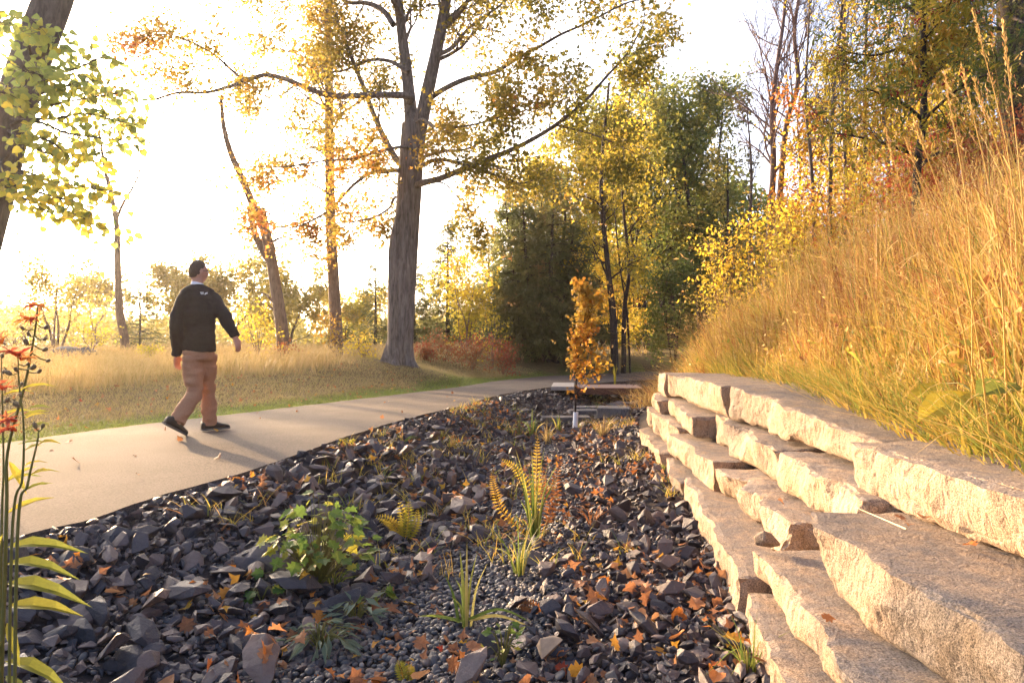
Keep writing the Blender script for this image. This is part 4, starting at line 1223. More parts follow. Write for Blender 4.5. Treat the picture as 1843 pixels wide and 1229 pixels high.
for q in anch[pick]:
    m = 14
    c = q + rng.normal(size=(m, 3)) * np.array([.03, .03, .018]) + [0, 0, -.04]
    V = (IV[None] * .012 + c[:, None]).reshape(-1, 3)
    m_ = (IT[None] + (np.arange(m) * len(IV))[:, None, None]).reshape(-1, 3)
    cl.add(V, T=m_)
cl.obj('berry_clusters', bm_, e, smooth=True, kind='stuff')
# pine in the upper corner
T = Tree(); Yq = 11.0
P = A_([(1832, 560), (1830, 400), (1826, 200), (1820, 60), (1815, -120)], 0, Yq); b = P[0].copy(); b[2] = gz(b[0], b[1]); P[0][2] = b[2] - .2
C, rr = T.limb(P, .26, .17, 18, 50, rough=.1, seed=7)
pp, pd = [], []
for pts, dy in (([(1825, 110), (1790, 100), (1740, 110), (1690, 115)], -1.5), ([(1822, 60), (1780, 50), (1730, 60)], -1), ([(1822, 150), (1800, 165), (1760, 170)], -1.8), ([(1820, 20), (1790, 0), (1740, 10)], .6), ([(1825, 90), (1843, 120), (1870, 140)], -2), ([(1820, 30), (1840, 40), (1880, 60)], -2.2), ([(1822, 130), (1780, 130), (1720, 150), (1680, 90)], .8)):
    c2, r2_ = T.limb(A_(pts, dy, Yq), .035, .008, 6); T.sprout(c2, r2_, 10, .5, 1, dict(PAR_R, nb=[3, 3, 3]), .15)
for a_, d_ in T.anch:
    m = 5; pp.append(a_ + rng.normal(size=(m, 3)) * .05); pd.append(norm(d_ + rng.normal(size=(m, 3)) * .7))
pp = np.vstack(pp); pd = np.vstack(pd)
V, F = inst(L_NEEDLE, pp, pd, rdir(len(pp)), rng.uniform(.08, .15, len(pp)))
mb = MB(); mb.add(V, T=F, tint=np.repeat(rng.random(len(pp)), len(L_NEEDLE[0])))
finish('pine_tree', 'thick dark pine trunk with needle boughs in the upper right corner', 'tree', b, T, M['bark_dark'], mb, M['pine'])
# shrubs along the top of the slope
SH = [(1300, 14.5, 415, 110, 'yellow', 'yellow shrub at the far foot of the grass slope'), (1375, 14, 380, 120, 'yellow', 'golden shrub below the bare pinkish trees'),
      (1440, 13, 350, 120, 'yellow', 'golden leafy shrub left of the thin saplings'), (1510, 13, 320, 120, 'orange', 'orange leafy shrub under the thin saplings'),
      (1580, 12.5, 290, 140, 'yellow', 'yellow shrub at the foot of the rowan'), (1650, 11.5, 262, 140, 'red', 'red-brown shrub right behind the rowan stem'),
      (1720, 10.5, 245, 150, 'red', 'red-leaved shrub between rowan and pine'), (1735, 11.8, 165, 190, 'yellow', 'tall yellow-leaved shrub between rowan and pine'),
      (1800, 9.0, 235, 140, 'red', 'reddish dry shrub below the pine trunk'), (1480, 16.5, 250, 130, 'yellow', 'tall loose yellow tree behind the thin saplings'),
      (1590, 16, 180, 150, 'yellow', 'tall golden tree behind the rowan'), (1700, 15, 90, 190, 'yellow', 'tall golden crown between rowan and pine tops'),
      (1420, 18, 330, 110, 'orange', 'orange understorey behind the bare pinkish stems')]
for u, Y, vt, w, mt, lb in SH:
    broad_tree('slope_shrub', lb, u, Y, vt, w, M[mt], M['stem_brown'], .07 if Y < 13 else .085, 2, 5, 3 if vt < 300 else 2, 30 if vt < 300 else 40, (.1, 1), cat='shrub', trunk_r=.035, low=.2, spread=.13, nb=(3, 3, 3))

for u, Y, vt, w, mt, lb in ((1455, 19, 150, 130, 'orange', 'airy orange tree between the bare pinkish stems and thin saplings'), (1535, 20, 60, 170, 'yellow', 'high golden crown behind the thin saplings'), (1625, 19, -20, 190, 'orange', 'tall orange-brown crown rising behind the rowan'), (1760, 18, -40, 220, 'orange', 'tall orange-brown crown behind the pine boughs'), (1830, 14, 60, 170, 'yellow', 'golden crown crowding the pine trunk'), (1690, 21, 30, 200, 'olive', 'tall olive crown filling the gap behind rowan and pine')):
    broad_tree('wood_edge_tree', lb, u, Y, vt, w, M[mt], M['bark_grey'], .11, 2, 2, 3, 30, (.05, .8), trunk_r=.09, low=.25, spread=.16, nb=(4, 4, 4))

# ------------------------------------------------------------------ grasses
def blades(base, h, w, lean, curve, tint, seg=3):
    n = len(base)
    a = rng.uniform(0, 6.28, n); side = np.stack([np.cos(a), np.sin(a), 0 * a], -1)
    ts = np.linspace(0, 1, seg + 1)
    V = []
    for i, t in enumerate(ts):
        c = base + np.stack([0 * h, 0 * h, h * t * (1 - .25 * curve * t)], -1) + lean * (h * (t * .35 + curve * t * t))[:, None]
        ww = (w * (1 - t ** 1.5))[:, None] * side
        if i < seg: V += [c - ww, c + ww]
        else: V += [c]
    V = np.stack(V, 1)
    k = V.shape[1]
    F = []
    for i in range(seg - 1): F += [[2 * i, 2 * i + 1, 2 * i + 3], [2 * i, 2 * i + 3, 2 * i + 2]]
    F.append([2 * seg - 2, 2 * seg - 1, 2 * seg])
    T = (np.array(F)[None] + (np.arange(n) * k)[:, None, None]).reshape(-1, 3)
    return V.reshape(-1, 3), T, np.repeat(tint, k), V[:, -1], norm(V[:, -1] - V[:, -3])

def view_ok(x, y, pad=.08):
    return (np.abs(x / np.maximum(y, .05)) < .75 + pad) & (y > .8)

# golden slope
mb = MB()
def slope_pts(n, t0, t1, y0, y1, pw=1.0):
    y = y0 + (y1 - y0) * rng.random(n) ** pw
    x = fW(y) + np.where(y < 9.2, 1.0, .55) + rng.uniform(t0, t1, n)
    k = view_ok(x, y)
    return x[k], y[k]
tips = []
for (n, t0, t1, y0, y1, hh, ww, seg, pw) in ((21000, .0, 1.6, 1.9, 9.5, .58, .0054, 4, 1.2), (30000, .2, 3.4, 2.6, 12, .86, .0062, 4, 1.1), (26000, 0, 4.5, 8, 18, .85, .0075, 2, 1.0), (12000, 1.5, 7, 5, 18, .95, .008, 2, 1.0), (5000, .3, 3.2, 2.2, 10, 1.35, .0030, 4, 1.0)):
    x, y = slope_pts(n, t0, t1, y0, y1, pw)
    n = len(x)
    cl_ = fbm(np.stack([x * 2.2, y * 2.2, 0 * x], -1), 3, 41)
    t = x - fW(y) - np.where(y < 9.2, 1.0, .55)
    kp = rng.random(n) < .30 + .9 * sstep(-.35, .3, fbm(np.stack([x * 5, y * 5, 0 * x], -1), 2, 45)); x, y, cl_, t = x[kp], y[kp], cl_[kp], t[kp]; n = len(x)
    h = hh * rng.uniform(.3, 1.25, n) * (1 + .45 * cl_) * (.42 + .58 * sstep(.0, .9, t)) * (1 - .28 * sstep(1.4, 3.0, t))
    pt_ = fbm(np.stack([x * .8, y * .8, 0 * x], -1), 2, 47); tint = np.clip(.47 + .15 * cl_ + .45 * pt_ + rng.normal(size=n) * .36 - .35 * (1 - sstep(.0, .5, t)) * rng.random(n), 0, 1)
    lean = np.stack([rng.normal(size=n) * .50 + .35 * fbm(np.stack([x * 2.5, y * 2.5, 0 * x + 9], -1), 2, 48), rng.normal(size=n) * .45, 0 * x], -1)
    bent = rng.random(n) < .16; lean[bent] *= 1.8
    P = np.stack([x, y, ground(x, y) - .02], -1)
    V, T, tv, tp, td = blades(P, h, np.full(n, ww) * rng.uniform(.6, 1.4, n), lean, np.where(bent, rng.uniform(.7, 1.5, n), rng.uniform(0, .55, n) ** 1.5), tint, seg)
    mb.add(V, T=T, tint=tv)
    k = rng.random(n) < (.22 if hh < 1.2 else .9)
    tips.append((tp[k], td[k], tint[k]))
# seed heads
for tp, td, ti in tips:
    for j in range(5):
        p = tp - td * (.02 * j) + rng.normal(size=tp.shape) * .006
        V, T = inst(L_NARROW, p, norm(td + rng.normal(size=td.shape) * .45), rdir(len(p)), rng.uniform(.02, .045, len(p)))
        mb.add(V, T=T, tint=np.repeat(np.clip(ti * .5 + .42, 0, 1), 4))
# leafy weeds mixed through the stand
n = 9000
x, y = slope_pts(n, .05, 3.6, 2.0, 14, 1.1); n = len(x)
cw = fbm(np.stack([x * 2.8, y * 2.8, 0 * x], -1), 2, 62); kk = cw > -.05; x, y, cw = x[kk], y[kk], cw[kk]; n = len(x)
P = np.stack([x, y, ground(x, y) + rng.random(n) ** .8 * (.30 + .4 * np.clip(cw + .3, 0, 1))], -1)
V, T = inst(L_DIAMOND, P, rdir(n), rdir(n, .5), rng.uniform(.025, .075, n)); mb.add(V, T=T, tint=np.repeat(np.clip(.42 + .8 * fbm(np.stack([x, y, 0 * x], -1), 2, 63) + rng.normal(size=n) * .3, 0, 1), 4))
# grass spilling over the caps
n = 3000
y = 2.0 + 6.6 * rng.random(n); x = fW(y) + .95 + rng.uniform(-.12, .25, n)
k = view_ok(x, y); x, y = x[k], y[k]; n = len(x)
clp = fbm(np.stack([x * 3, y * 3, 0 * x], -1), 2, 43) > -.05
x, y = x[clp], y[clp]; n = len(x)
P = np.stack([x, y, np.maximum(ground(x, y), .50)], -1)
V, T, tv, tp, td = blades(P, rng.uniform(.15, .5, n), np.full(n, .0042), np.stack([-np.abs(rng.normal(size=n)) * .7 - .1, rng.normal(size=n) * .9, 0 * x], -1), rng.uniform(.2, 1.3, n), np.clip(rng.normal(size=n) * .25 + .2, 0, 1), 4)
mb.add(V, T=T, tint=tv)
tag(mb.obj('golden_grass', M['grass_gold']), 'tall golden autumn grass covering the slope above the wall', 'grass', kind='stuff')

# tall reed stalks near the right edge: things one can pick out
REED = [(1835, 2.75, 40, 'leftmost'), (1795, 2.9, 15, ''), (1850, 2.6, 110, ''), (1760, 3.1, 110, ''), (1730, 3.2, 60, ''), (1815, 3.4, 20, ''), (1690, 3.6, 130, ''), (1775, 2.7, 180, '')]
ORD = ['second', 'fourth', 'rightmost', 'sixth', 'seventh', 'third', 'eighth', 'fifth']
for i, (u, Y, vt, _) in enumerate(REED):
    x = (u - 921.5) / FPX * Y; b = np.array([x + .05, Y, gz(x, Y)])
    tip = at(u - 30 - 33 * ((i * 5) % 4), vt + 35 * ((i * 3) % 5), Y - .1)
    mid = (b * .45 + tip * .55) + np.array([.03 + .03 * (i % 3), 0, .04])
    e = thing('reed_stalk', ORD[i] + ' tall golden reed stalk counted from the right edge of the picture', 'reed', b, 'tall reed stalks')
    m_ = MB(); C = catmull([b, mid, tip], 16); V, Q = tube(C, np.linspace(.0045, .0015, 16), 5); m_.add(V, Q=Q, tint=.6); m_.obj('stalk', M['grass_gold'], e, smooth=True)
    m_ = MB(); k = 60; t = rng.uniform(.84 + .02 * (i % 4), 1.0, k) * 15; j = np.minimum(t.astype(int), 14)
    p = C[j] + (C[j + 1] - C[j]) * (t - j)[:, None] + rng.normal(size=(k, 3)) * .0035
    V, T = inst(L_NARROW, p, norm((C[15] - C[13]) * 8 + rng.normal(size=(k, 3)) * .35), rdir(k), rng.uniform(.014, .028, k)); m_.add(V, T=T, tint=np.repeat(rng.uniform(.55, .9, k), 4)); m_.obj('plume', M['grass_gold'], e)
    for s in range(3):
        t0 = .15 + .2 * s; j = int(t0 * 15); a = rng.uniform(2.2, 4.2)
        d = np.array([math.cos(a), math.sin(a) * .5, .5]); L_ = rng.uniform(.2, .4)
        P = catmull([C[j], C[j] + d * L_ * .5, C[j] + d * L_ + [0, 0, -.18]], 7)
        m_ = MB(); wv = np.linspace(1, 0, 7)[:, None] * np.array([0, .006, .002])
        V = np.stack([P - wv, P + wv], 1).reshape(-1, 3); Q = np.array([[2 * q, 2 * q + 1, 2 * q + 3, 2 * q + 2] for q in range(6)]); m_.add(V, Q=Q, tint=.7); m_.obj('leaf', M['grass_gold'], e)

# left field
mb = MB()
n = 62000
y = 6.5 + 24 * rng.random(n) ** 1.15; x = fL(y) - rng.uniform(.0, 1, n) ** .9 * (y * .55 + 6)
d = (fL(y) - x) * .94
cl_ = fbm(np.stack([x * .9, y * .9, 0 * x], -1), 3, 51)
tallw = sstep(2.3, 3.8, d + .7 * cl_)
md = np.hypot(x - TREE[0], (y - TREE[1]) * 1.1)
tallw = tallw * sstep(1.2, 2.4, md + .4 * cl_)
k = view_ok(x, y) & (rng.random(n) < tallw)
x, y, cl_ = x[k], y[k], cl_[k]; n = len(x)
P = np.stack([x, y, ground(x, y) - .02], -1)
h = rng.uniform(.2, .5, n) * (1 + .35 * cl_)
V, T, tv, tp, td = blades(P, h, .0022 + .00036 * y, np.stack([rng.normal(size=n) * .5 + .15, rng.normal(size=n) * .4, 0 * x], -1), rng.uniform(0, .6, n), np.clip(.5 + .25 * cl_ + rng.normal(size=n) * .18, 0, 1), 2)
mb.add(V, T=T, tint=tv)
k = rng.random(n) < .5
for j in range(2):
    V, T = inst(L_NARROW, tp[k] - td[k] * .03 * j, norm(td[k] + rng.normal(size=td[k].shape) * .4), rdir(k.sum()), .03 + .002 * y[k])
    mb.add(V, T=T, tint=np.repeat(np.clip(.6 + rng.normal(size=k.sum()) * .15, 0, 1), 4))
tag(mb.obj('field_grass', M['grass_field']), 'dry tan grass of the open field left of the path', 'grass', kind='stuff')
mb = MB()
n = 90000
y = 5.5 + 19 * rng.random(n) ** 1.3; x = fL(y) - rng.random(n) ** 1.3 * 4.2 + .03
d = (fL(y) - x) * .94
cl_ = fbm(np.stack([x * 1.3, y * 1.3, 0 * x], -1), 3, 5)
k = view_ok(x, y) & (d > -.02) & (np.hypot(x - TREE[0], y - TREE[1]) > .6)
x, y, d, cl_ = x[k], y[k], d[k], cl_[k]; n = len(x)
P = np.stack([x, y, ground(x, y) - .005], -1)
brown = sstep(.4, 1.1, d + .4 * cl_)
V, T, tv, tp, td = blades(P, rng.uniform(.018, .055, n) * (1 + .4 * brown), .0016 + .00036 * y, np.stack([rng.normal(size=n), rng.normal(size=n), 0 * x], -1), rng.uniform(0, .5, n), np.clip(.12 + .62 * brown + rng.normal(size=n) * .15, 0, 1), 1)
mb.add(V, T=T, tint=tv)
tag(mb.obj('verge_grass', M['grass_mown']), 'short mown verge grass along the left edge of the path', 'grass', kind='stuff')
# ------------------------------------------------------------------ built things in the ditch
def spot(u, v, guess=-.40):
    """where the view ray through a picture point meets the ground"""
    Ys = np.arange(1.5, 30, .01); P = np.stack([(u - 921.5) / FPX * Ys, Ys, CAM_H - (v - HORIZON) / FPX * Ys], -1)
    g = ground(P[:, 0], P[:, 1]); i = int(np.argmax(P[:, 2] <= g + .02))
    return np.array([P[i, 0], P[i, 1], g[i]])

def box_mb(c, s, rz=0.0, bev=.01, rough=.0, seed=0, n=6):
    """bevelled box with uneven faces"""
    V, Q = [], []
    f0 = np.array([-s[0] / 2, -s[1] / 2]); 
    bm = bmesh.new(); bmesh.ops.create_cube(bm, size=1.0)
    for v in bm.verts: v.co = Vector((v.co.x * s[0], v.co.y * s[1], v.co.z * s[2]))
    bmesh.ops.bevel(bm, geom=list(bm.edges), offset=bev, segments=2, affect='EDGES', profile=.5)
    if rough:
        bmesh.ops.subdivide_edges(bm, edges=[e for e in bm.edges if e.calc_length() > .1], cuts=n, use_grid_fill=True)
    bmesh.ops.triangulate(bm, faces=bm.faces)
    P = np.array([v.co[:] for v in bm.verts]); T = np.array([[v.index for v in f.verts] for f in bm.faces]); bm.free()
    if rough: P = P + rough * np.stack([fbm(P * 4 + seed + k * 9, 3, seed + k) for k in range(3)], -1)
    c_, s_ = math.cos(rz), math.sin(rz)
    P = P @ np.array([[c_, s_, 0], [-s_, c_, 0], [0, 0, 1]]) + np.asarray(c)
    return P, T
def add_box(mb, *a, **k):
    P, T = box_mb(*a, **k); mb.add(P, T=T)
M['rust'] = plain_mat('weathered_steel', (.125, .062, .045), .75, 30, .6, .3, .004, .3)
M['rust_deck'] = plain_mat('weathered_steel_plate', (.20, .135, .12), .7, 25, .5, .3, .004, .2)
M['concrete'] = plain_mat('pale_concrete', (.27, .245, .225), .9, 40, .4, .3, .004)
Yb_ = 15.7; zb_ = pz(Yb_) - .03
x0, x1 = 1.5, 3.05
e = thing('footbridge', 'low rust-brown steel footbridge crossing the ditch behind the orange sapling', 'bridge', (x0, Yb_, zb_))
ang = -.04
m_ = MB(); add_box(m_, ((x0 + x1) / 2, Yb_ + .6, zb_ + .02), (x1 - x0, 1.2, .03), ang, .006); m_.obj('deck', M['rust_deck'], e)
for yy in (0, 1.2):
    m_ = MB(); add_box(m_, ((x0 + x1) / 2, Yb_ + yy, zb_ - .03), (x1 - x0 + .02, .05, .15), ang, .006); m_.obj('edge_beam', M['rust'], e)
P, T = box_mb((x0 - .28, Yb_ + .55, pz(Yb_) + .008), (.52, 1.3, .09), -.1, .01, .004, 3)
m_ = MB(); m_.add(P, T=T); m_.obj('landing_slab', M['concrete'], e)
# check dams
DAM = [(1018, 12.0, 752, .86, .20, .30, .02, 'front dark granite sill block standing in the ditch beside the sapling'),
       (1080, 13.1, 733, 1.2, .20, .30, .06, 'middle grey granite sill block behind the sapling'),
       (1085, 14.2, 720, 1.2, .18, .34, -.02, 'rear granite sill block just below the footbridge'),
       (1105, 12.4, 745, .6, .28, .26, -.25, 'short grey sill block leaning toward the wall end')]
for i, (u, Y, v, w, h, d_, rz, lb) in enumerate(DAM):
    p = at(u, v, Y); p[2] = gz(p[0], p[1]) + h * .25
    P, T = box_mb(p, (w, d_, h), rz, .02, .012, 30 + i)
    m_ = MB(); m_.add(P, T=T); tag(m_.obj('sill_block', M['granite_grey']), lb, 'stone block')
# stones beyond the bridge
for i, (u, Y, s, lb) in enumerate(((1150, 14.6, .34, 'pale flat stone at the foot of the slope beyond the footbridge'), (1118, 15.4, .28, 'grey stone beyond the footbridge'), (1010, 10.0, .15, 'pale round stone at the foot of the sapling'))):
    p = at(u, 700, Y); p[2] = gz(p[0], p[1]) + s * .25
    V, T = rock_hull(300 + i, 16, .6, .06, 1); m_ = MB(); m_.add(V * s * np.array([1.4, 1, .8]) + p, T=T); tag(m_.obj('loose_stone', M['granite_grey']), lb, 'stone')
# far rocks
mb = MB(); n = 500
y = rng.uniform(16.5, 19.5, n); s = rng.uniform(.1, 1.0, n); x = fR(y) + s * (fW(y) - fR(y)); z = ground(x, y)
for i in range(n):
    V, T = hulls[int(rng.integers(16))]; mb.add(V * rng.uniform(.05, .1) @ np.array(flatish(1)[0]).T + np.array([x[i], y[i], z[i] + .04]), T=T, tint=rng.random())
tag(mb.obj('far_riprap', rm), 'dark broken rock in the ditch beyond the footbridge', 'rock fill', kind='stuff')
# fallen logs
LOGS = [((1085, 652), (1165, 662), 17, .09, 'topmost of the stacked fallen logs'), ((1080, 664), (1160, 672), 16.7, .10, 'middle one of the stacked fallen logs'), ((1092, 672), (1168, 668), 16.3, .08, 'lowest of the stacked fallen logs'), ((1100, 645), (1175, 655), 17.5, .06, 'thin log lying behind the stacked ones')]
for i, (a, c, Y, r_, lb) in enumerate(LOGS):
    T = Tree(); P = [at(*a, Y), (at(*a, Y) + at(*c, Y)) / 2 + [0, 0, .03], at(*c, Y)]
    g0 = max(gz(p[0], p[1]) for p in P); P = np.array(P); P[:, 2] = g0 + r_ * (.5 + (3 - i) * .9) + np.array([0, .03, .08]) * (1 if i % 2 else -.4)
    T.limb(P, r_ * .62, r_ * .4, 10, 16, rough=.2, seed=i); T.sprout(catmull(P, 12), np.full(12, r_ * .3), 3, .5, 1, PAR_B, .2)
    tag(T.wood.obj('fallen_log', M['bark_grey'], smooth=True), lb + ' at the slope foot', 'log', 'fallen logs')
# brush at the slope foot
mb = MB(); n = 5200
y = rng.uniform(13.5, 19, n); x = fW(y) + rng.normal(size=n) * .4 + .5
P = np.stack([x, y, ground(x, y)], -1)
V, T, tv, _, _ = blades(P, rng.uniform(.15, .6, n), np.full(n, .006), np.stack([rng.normal(size=n) - .4, rng.normal(size=n) * .6, 0 * x], -1), rng.uniform(.1, .9, n), np.clip(rng.normal(size=n) * .2 + .75, 0, 1), 3)
mb.add(V, T=T, tint=tv); tag(mb.obj('dry_brush', M['grass_gold']), 'tangle of dry brown stalks at the foot of the slope', 'brush', kind='stuff')
# field boulder
V, T = ico(4); 
for nm_, u, Y, s, lb in (('field_boulder', 118, 19, (.62, .4, .36), 'long grey boulder half sunk in the dry field grass'), ('field_boulder', 155, 19.4, (.34, .3, .34), 'smaller grey boulder touching the long one')):
    p = at(u, 650, Y); p[2] = gz(p[0], p[1]) + .12
    m_ = MB(); W_ = V * np.array(s) * (1 + .18 * fbm(V * 1.6 + u, 4, 3))[:, None]; m_.add(W_ + p, T=T); tag(m_.obj(nm_, M['granite_grey'], smooth=True), lb, 'boulder')

# ------------------------------------------------------------------ orange sapling with white guard
p = spot(1035, 777); Ysp = p[1]
e = thing('sapling', 'young orange-leaved sapling with a white trunk guard in the ditch', 'tree', p)
T = Tree(); zt = at(1062, 535, Ysp)[2]; H = zt - p[2]
C, rr = T.limb([p, p + [.02, 0, H * .4], p + [.12, 0, H * .75], p + [.21, 0, H]], .018, .005, 7, 30)
par = dict(wig=.12, up=.16, nb=[3, 3, 2], ratio=.5, ang=34, leafstep=3, rmin=.0025)
T.sprout(C, rr, 30, .50, 1, par, .20, (0, 0, .5))
lm = T.leaves(L_ROUND, .056, 4, .05, patch(9, 2.0, .0, .6), .6)
T.wood.obj('trunk', M['bark_dark'], e, smooth=True); lm.obj('crown', M['orange'], e)
m_ = MB(); V, Q = tube(np.array([p + [0, 0, -.02], p + [.005, 0, .15], p + [.012, 0, .33]]), [.042, .041, .04], 20); m_.add(V, Q=Q)
V, Q = tube(np.array([p + [.012, 0, .33], p + [.011, 0, .31]]), [.039, .036], 20); m_.add(V, Q=Q)
m_.obj('trunk_guard', plain_mat('white_plastic', (.72, .72, .74), .45, 30, .1, .05), e, smooth=True)

# ------------------------------------------------------------------ plants of the rain garden
def strip(P, w, mat, parent, name='leaf', tint=.5, fold=.25):
    P = catmull(P, 10); n = len(P)
    T = norm(np.gradient(P, axis=0)); a = rng.uniform(0, 6.28)
    ref = np.array([math.cos(a), math.sin(a), .0]); S = norm(np.cross(T, ref)); Nn = np.cross(S, T)
    prof = np.clip(np.linspace(0, 1, n), 0, 1); ww = w * np.minimum(1, 3 * prof + .55) * (1 - prof ** 2.2)
    V = np.stack([P - S * ww[:, None] + Nn * (fold * ww)[:, None], P, P + S * ww[:, None] + Nn * (fold * ww)[:, None]], 1).reshape(-1, 3)
    Q = []
    for i in range(n - 1): Q += [[3 * i, 3 * i + 1, 3 * i + 4, 3 * i + 3], [3 * i + 1, 3 * i + 2, 3 * i + 5, 3 * i + 4]]
    m_ = MB(); m_.add(V, Q=np.array(Q), tint=tint)
    return m_.obj(name, mat, parent, smooth=True)

def sword_clump(name, label, u, v, hpx, num, w, spreadv, mat, cat='plant', droop=.3, tmin=0., group=None):
    b = spot(u, v); h = hpx / FPX * b[1]
    e = thing(name, label, cat, b, group)
    for i in range(num):
        a = rng.uniform(0, 6.28); s = spreadv * rng.random() ** .7
        d = np.array([math.cos(a), math.sin(a), 0])
        L_ = h * rng.uniform(.5, 1.05)
        st = b + d * .03 * rng.random() + [0, 0, -.01]
        dr = droop * rng.random() ** 2
        strip([st, st + d * L_ * s * .35 + [0, 0, L_ * .55 * (1 - .2 * s)], st + d * L_ * s * (1 + dr) + [0, 0, L_ * (1 - .3 * s - dr * .7)]], w * rng.uniform(.7, 1.2), mat, e, 'leaf', rng.random())
    return e
sword_clump('iris_plant', 'green sword-leaved iris standing on the pebbles', 838, 1128, 175, 8, .010, .35, M['blade_green'])
b = spot(838, 1128); e = bpy.data.objects['iris_plant']
for q in ([(838, 1120), (900, 1100), (960, 1125)], [(835, 1122), (790, 1112), (752, 1112)], [(845, 1120), (900, 1112), (975, 1140)], [(838, 1128), (842, 1150), (845, 1166)]):
    strip([at(u, v, b[1] - .03 * i) + [0, 0, .01] for i, (u, v) in enumerate(q)], .009, M['blade_green'], e, 'leaf', .6)
sword_clump('sedge_clump', 'tall yellow-green sedge clump in the middle of the ditch', 962, 972, 190, 26, .0075, .38, M['blade_green'])
sword_clump('sedge_clump', 'lower arching sedge clump in front of the tall one', 935, 1035, 150, 30, .0045, .7, M['blade_green'], droop=.5)
sword_clump('iris_plant', 'dark green iris tuft in the ditch near the sapling', 958, 788, 60, 14, .013, .45, M['blade_green'])
sword_clump('iris_plant', 'short iris tuft beside the white trunk guard', 1005, 778, 40, 12, .012, .5, M['blade_green'])
sword_clump('grass_tuft', 'wiry yellow grass tuft at the foot of the wall', 1345, 1205, 130, 34, .0028, .8, M['blade_green'], droop=.6, cat='grass')
sword_clump('grass_tuft', 'small green grass tuft below the wall blocks', 1195, 845, 28, 16, .006, .8, M['blade_green'], cat='grass')
sword_clump('grass_tuft', 'grass tuft trailing under the leafy geum clump', 600, 1050, 60, 22, .004, 1.0, M['blade_green'], droop=.8, cat='grass')
sword_clump('grass_tuft', 'green grass tuft on the rocky bank below the path edge', 725, 795, 24, 16, .006, .9, M['blade_green'], cat='grass')
sword_clump('dry_grass_tuft', 'pale dry grass clump between the sapling and the wall', 1085, 790, 60, 60, .004, .7, M['grass_field'], cat='grass')
sword_clump('dry_grass_tuft', 'brown wispy weed in the rocks before the wall', 1065, 945, 60, 16, .003, .9, M['fern_brown'], cat='weed')
sword_clump('dry_grass_tuft', 'dry grass clump behind the tall sedge', 985, 800, 55, 26, .005, .6, M['grass_field'], cat='grass')
sword_clump('weed_spike', 'upright golden weed spike beyond the footbridge', 1107, 690, 44, 10, .012, .15, M['fern'], cat='weed')

def frond(P, w, mat, parent, npair=16):
    C = catmull(P, npair + 3); T = norm(np.gradient(C, axis=0))
    m_ = MB(); V, Q = tube(C, np.linspace(.003, .001, len(C)), 4); m_.add(V, Q=Q, tint=.3)
    ref = norm(np.array([0, -.75, .65]) + rng.normal(size=3) * .25)
    pos, xd, sz = [], [], []
    for i in range(2, len(C)):
        t = i / (len(C) - 1); S = norm(np.cross(T[i], ref))
        ln = w * (math.sin(math.pi * min(1, .18 + .82 * t)) ** .8 + .12)
        for s in (-1, 1):
            pos.append(C[i]); xd.append(S * s + T[i] * .35); sz.append(ln)
    V, F = inst((L_NARROW[0] * np.array([1, 1.5, 1]), L_NARROW[1]), np.array(pos), np.array(xd), np.tile(ref, (len(pos), 1)) + rng.normal(size=(len(pos), 3)) * .15, np.array(sz))
    m_.add(V, T=F, tint=.5); return m_.obj('frond', mat, parent)
def fern(label, b, fr, mat, w=.06, npair=16):
    e = thing('fern', label, 'fern', b)
    for q in fr:
        P = [at(u, v, b[1] + .02 * i) for i, (u, v) in enumerate(q)]; P[0] = np.array([P[0][0], P[0][1], b[2]]); frond(P, w, mat, e, npair)
b = spot(965, 965)
fern('bright yellow fern fronds above the tall sedge clump', b, [[(962, 965), (955, 890), (930, 845), (902, 825)], [(965, 965), (966, 890), (966, 830), (968, 785)], [(955, 965), (905, 920), (890, 880), (884, 850)]], M['fern'], .042, 22)
b = spot(985, 950)
fern('rust-brown withered fern beside the tall sedge clump', b, [[(980, 950), (1000, 900), (1000, 860), (1010, 825)], [(982, 950), (990, 910), (975, 870), (985, 830)]], M['fern_brown'], .05)
b = spot(725, 970)
fern('small golden fern on the pebbles above the geum clump', b, [[(725, 970), (728, 940), (718, 900)], [(728, 970), (735, 935), (735, 900)], [(722, 970), (705, 940), (675, 928)], [(730, 970), (748, 945), (752, 915)], [(724, 968), (712, 950), (700, 935)]], M['fern'], .05, 12)
b = spot(728, 1225)
fern('tiny yellow-green fern at the bottom edge of the pebbles', b, [[(728, 1228), (722, 1205), (716, 1188)], [(732, 1228), (735, 1210), (738, 1195)]], M['fern'], .03, 10)
b = spot(965, 1105)
fern('flattened brown fern frond lying on the pebbles', b, [[(985, 1105), (955, 1092), (930, 1088)]], M['fern_brown'], .04, 12)

L_PALM = fan([[0, 0, 0], [.05, .28, .04], [.22, .22, .02], [.2, .52, .06], [.45, .34, .02], [.58, .5, .02], [.66, .2, 0], [1, 0, -.08], [.66, -.2, 0], [.58, -.5, .02], [.45, -.34, .02], [.2, -.52, .06], [.22, -.22, .02], [.05, -.28, .04]], [.35, 0, -.03])
def leafmesh(shape, mat):
    m_ = MB(); m_.add(shape[0], T=shape[1]); me = m_.mesh('leaf'); me.materials.append(mat); return me
def place(me, p, xd, nz, s, parent, name='leaf'):
    xd = norm(xd); y = norm(np.cross(nz, xd)); z = np.cross(xd, y)
    o = bpy.data.objects.new(name, me); COL.objects.link(o); o.parent = parent
    o.matrix_local = Matrix.Translation(Vector(p) - (parent.location if parent else Vector())) @ (Matrix(((xd[0], y[0], z[0]), (xd[1], y[1], z[1]), (xd[2], y[2], z[2]))) * s).to_4x4()
    return o
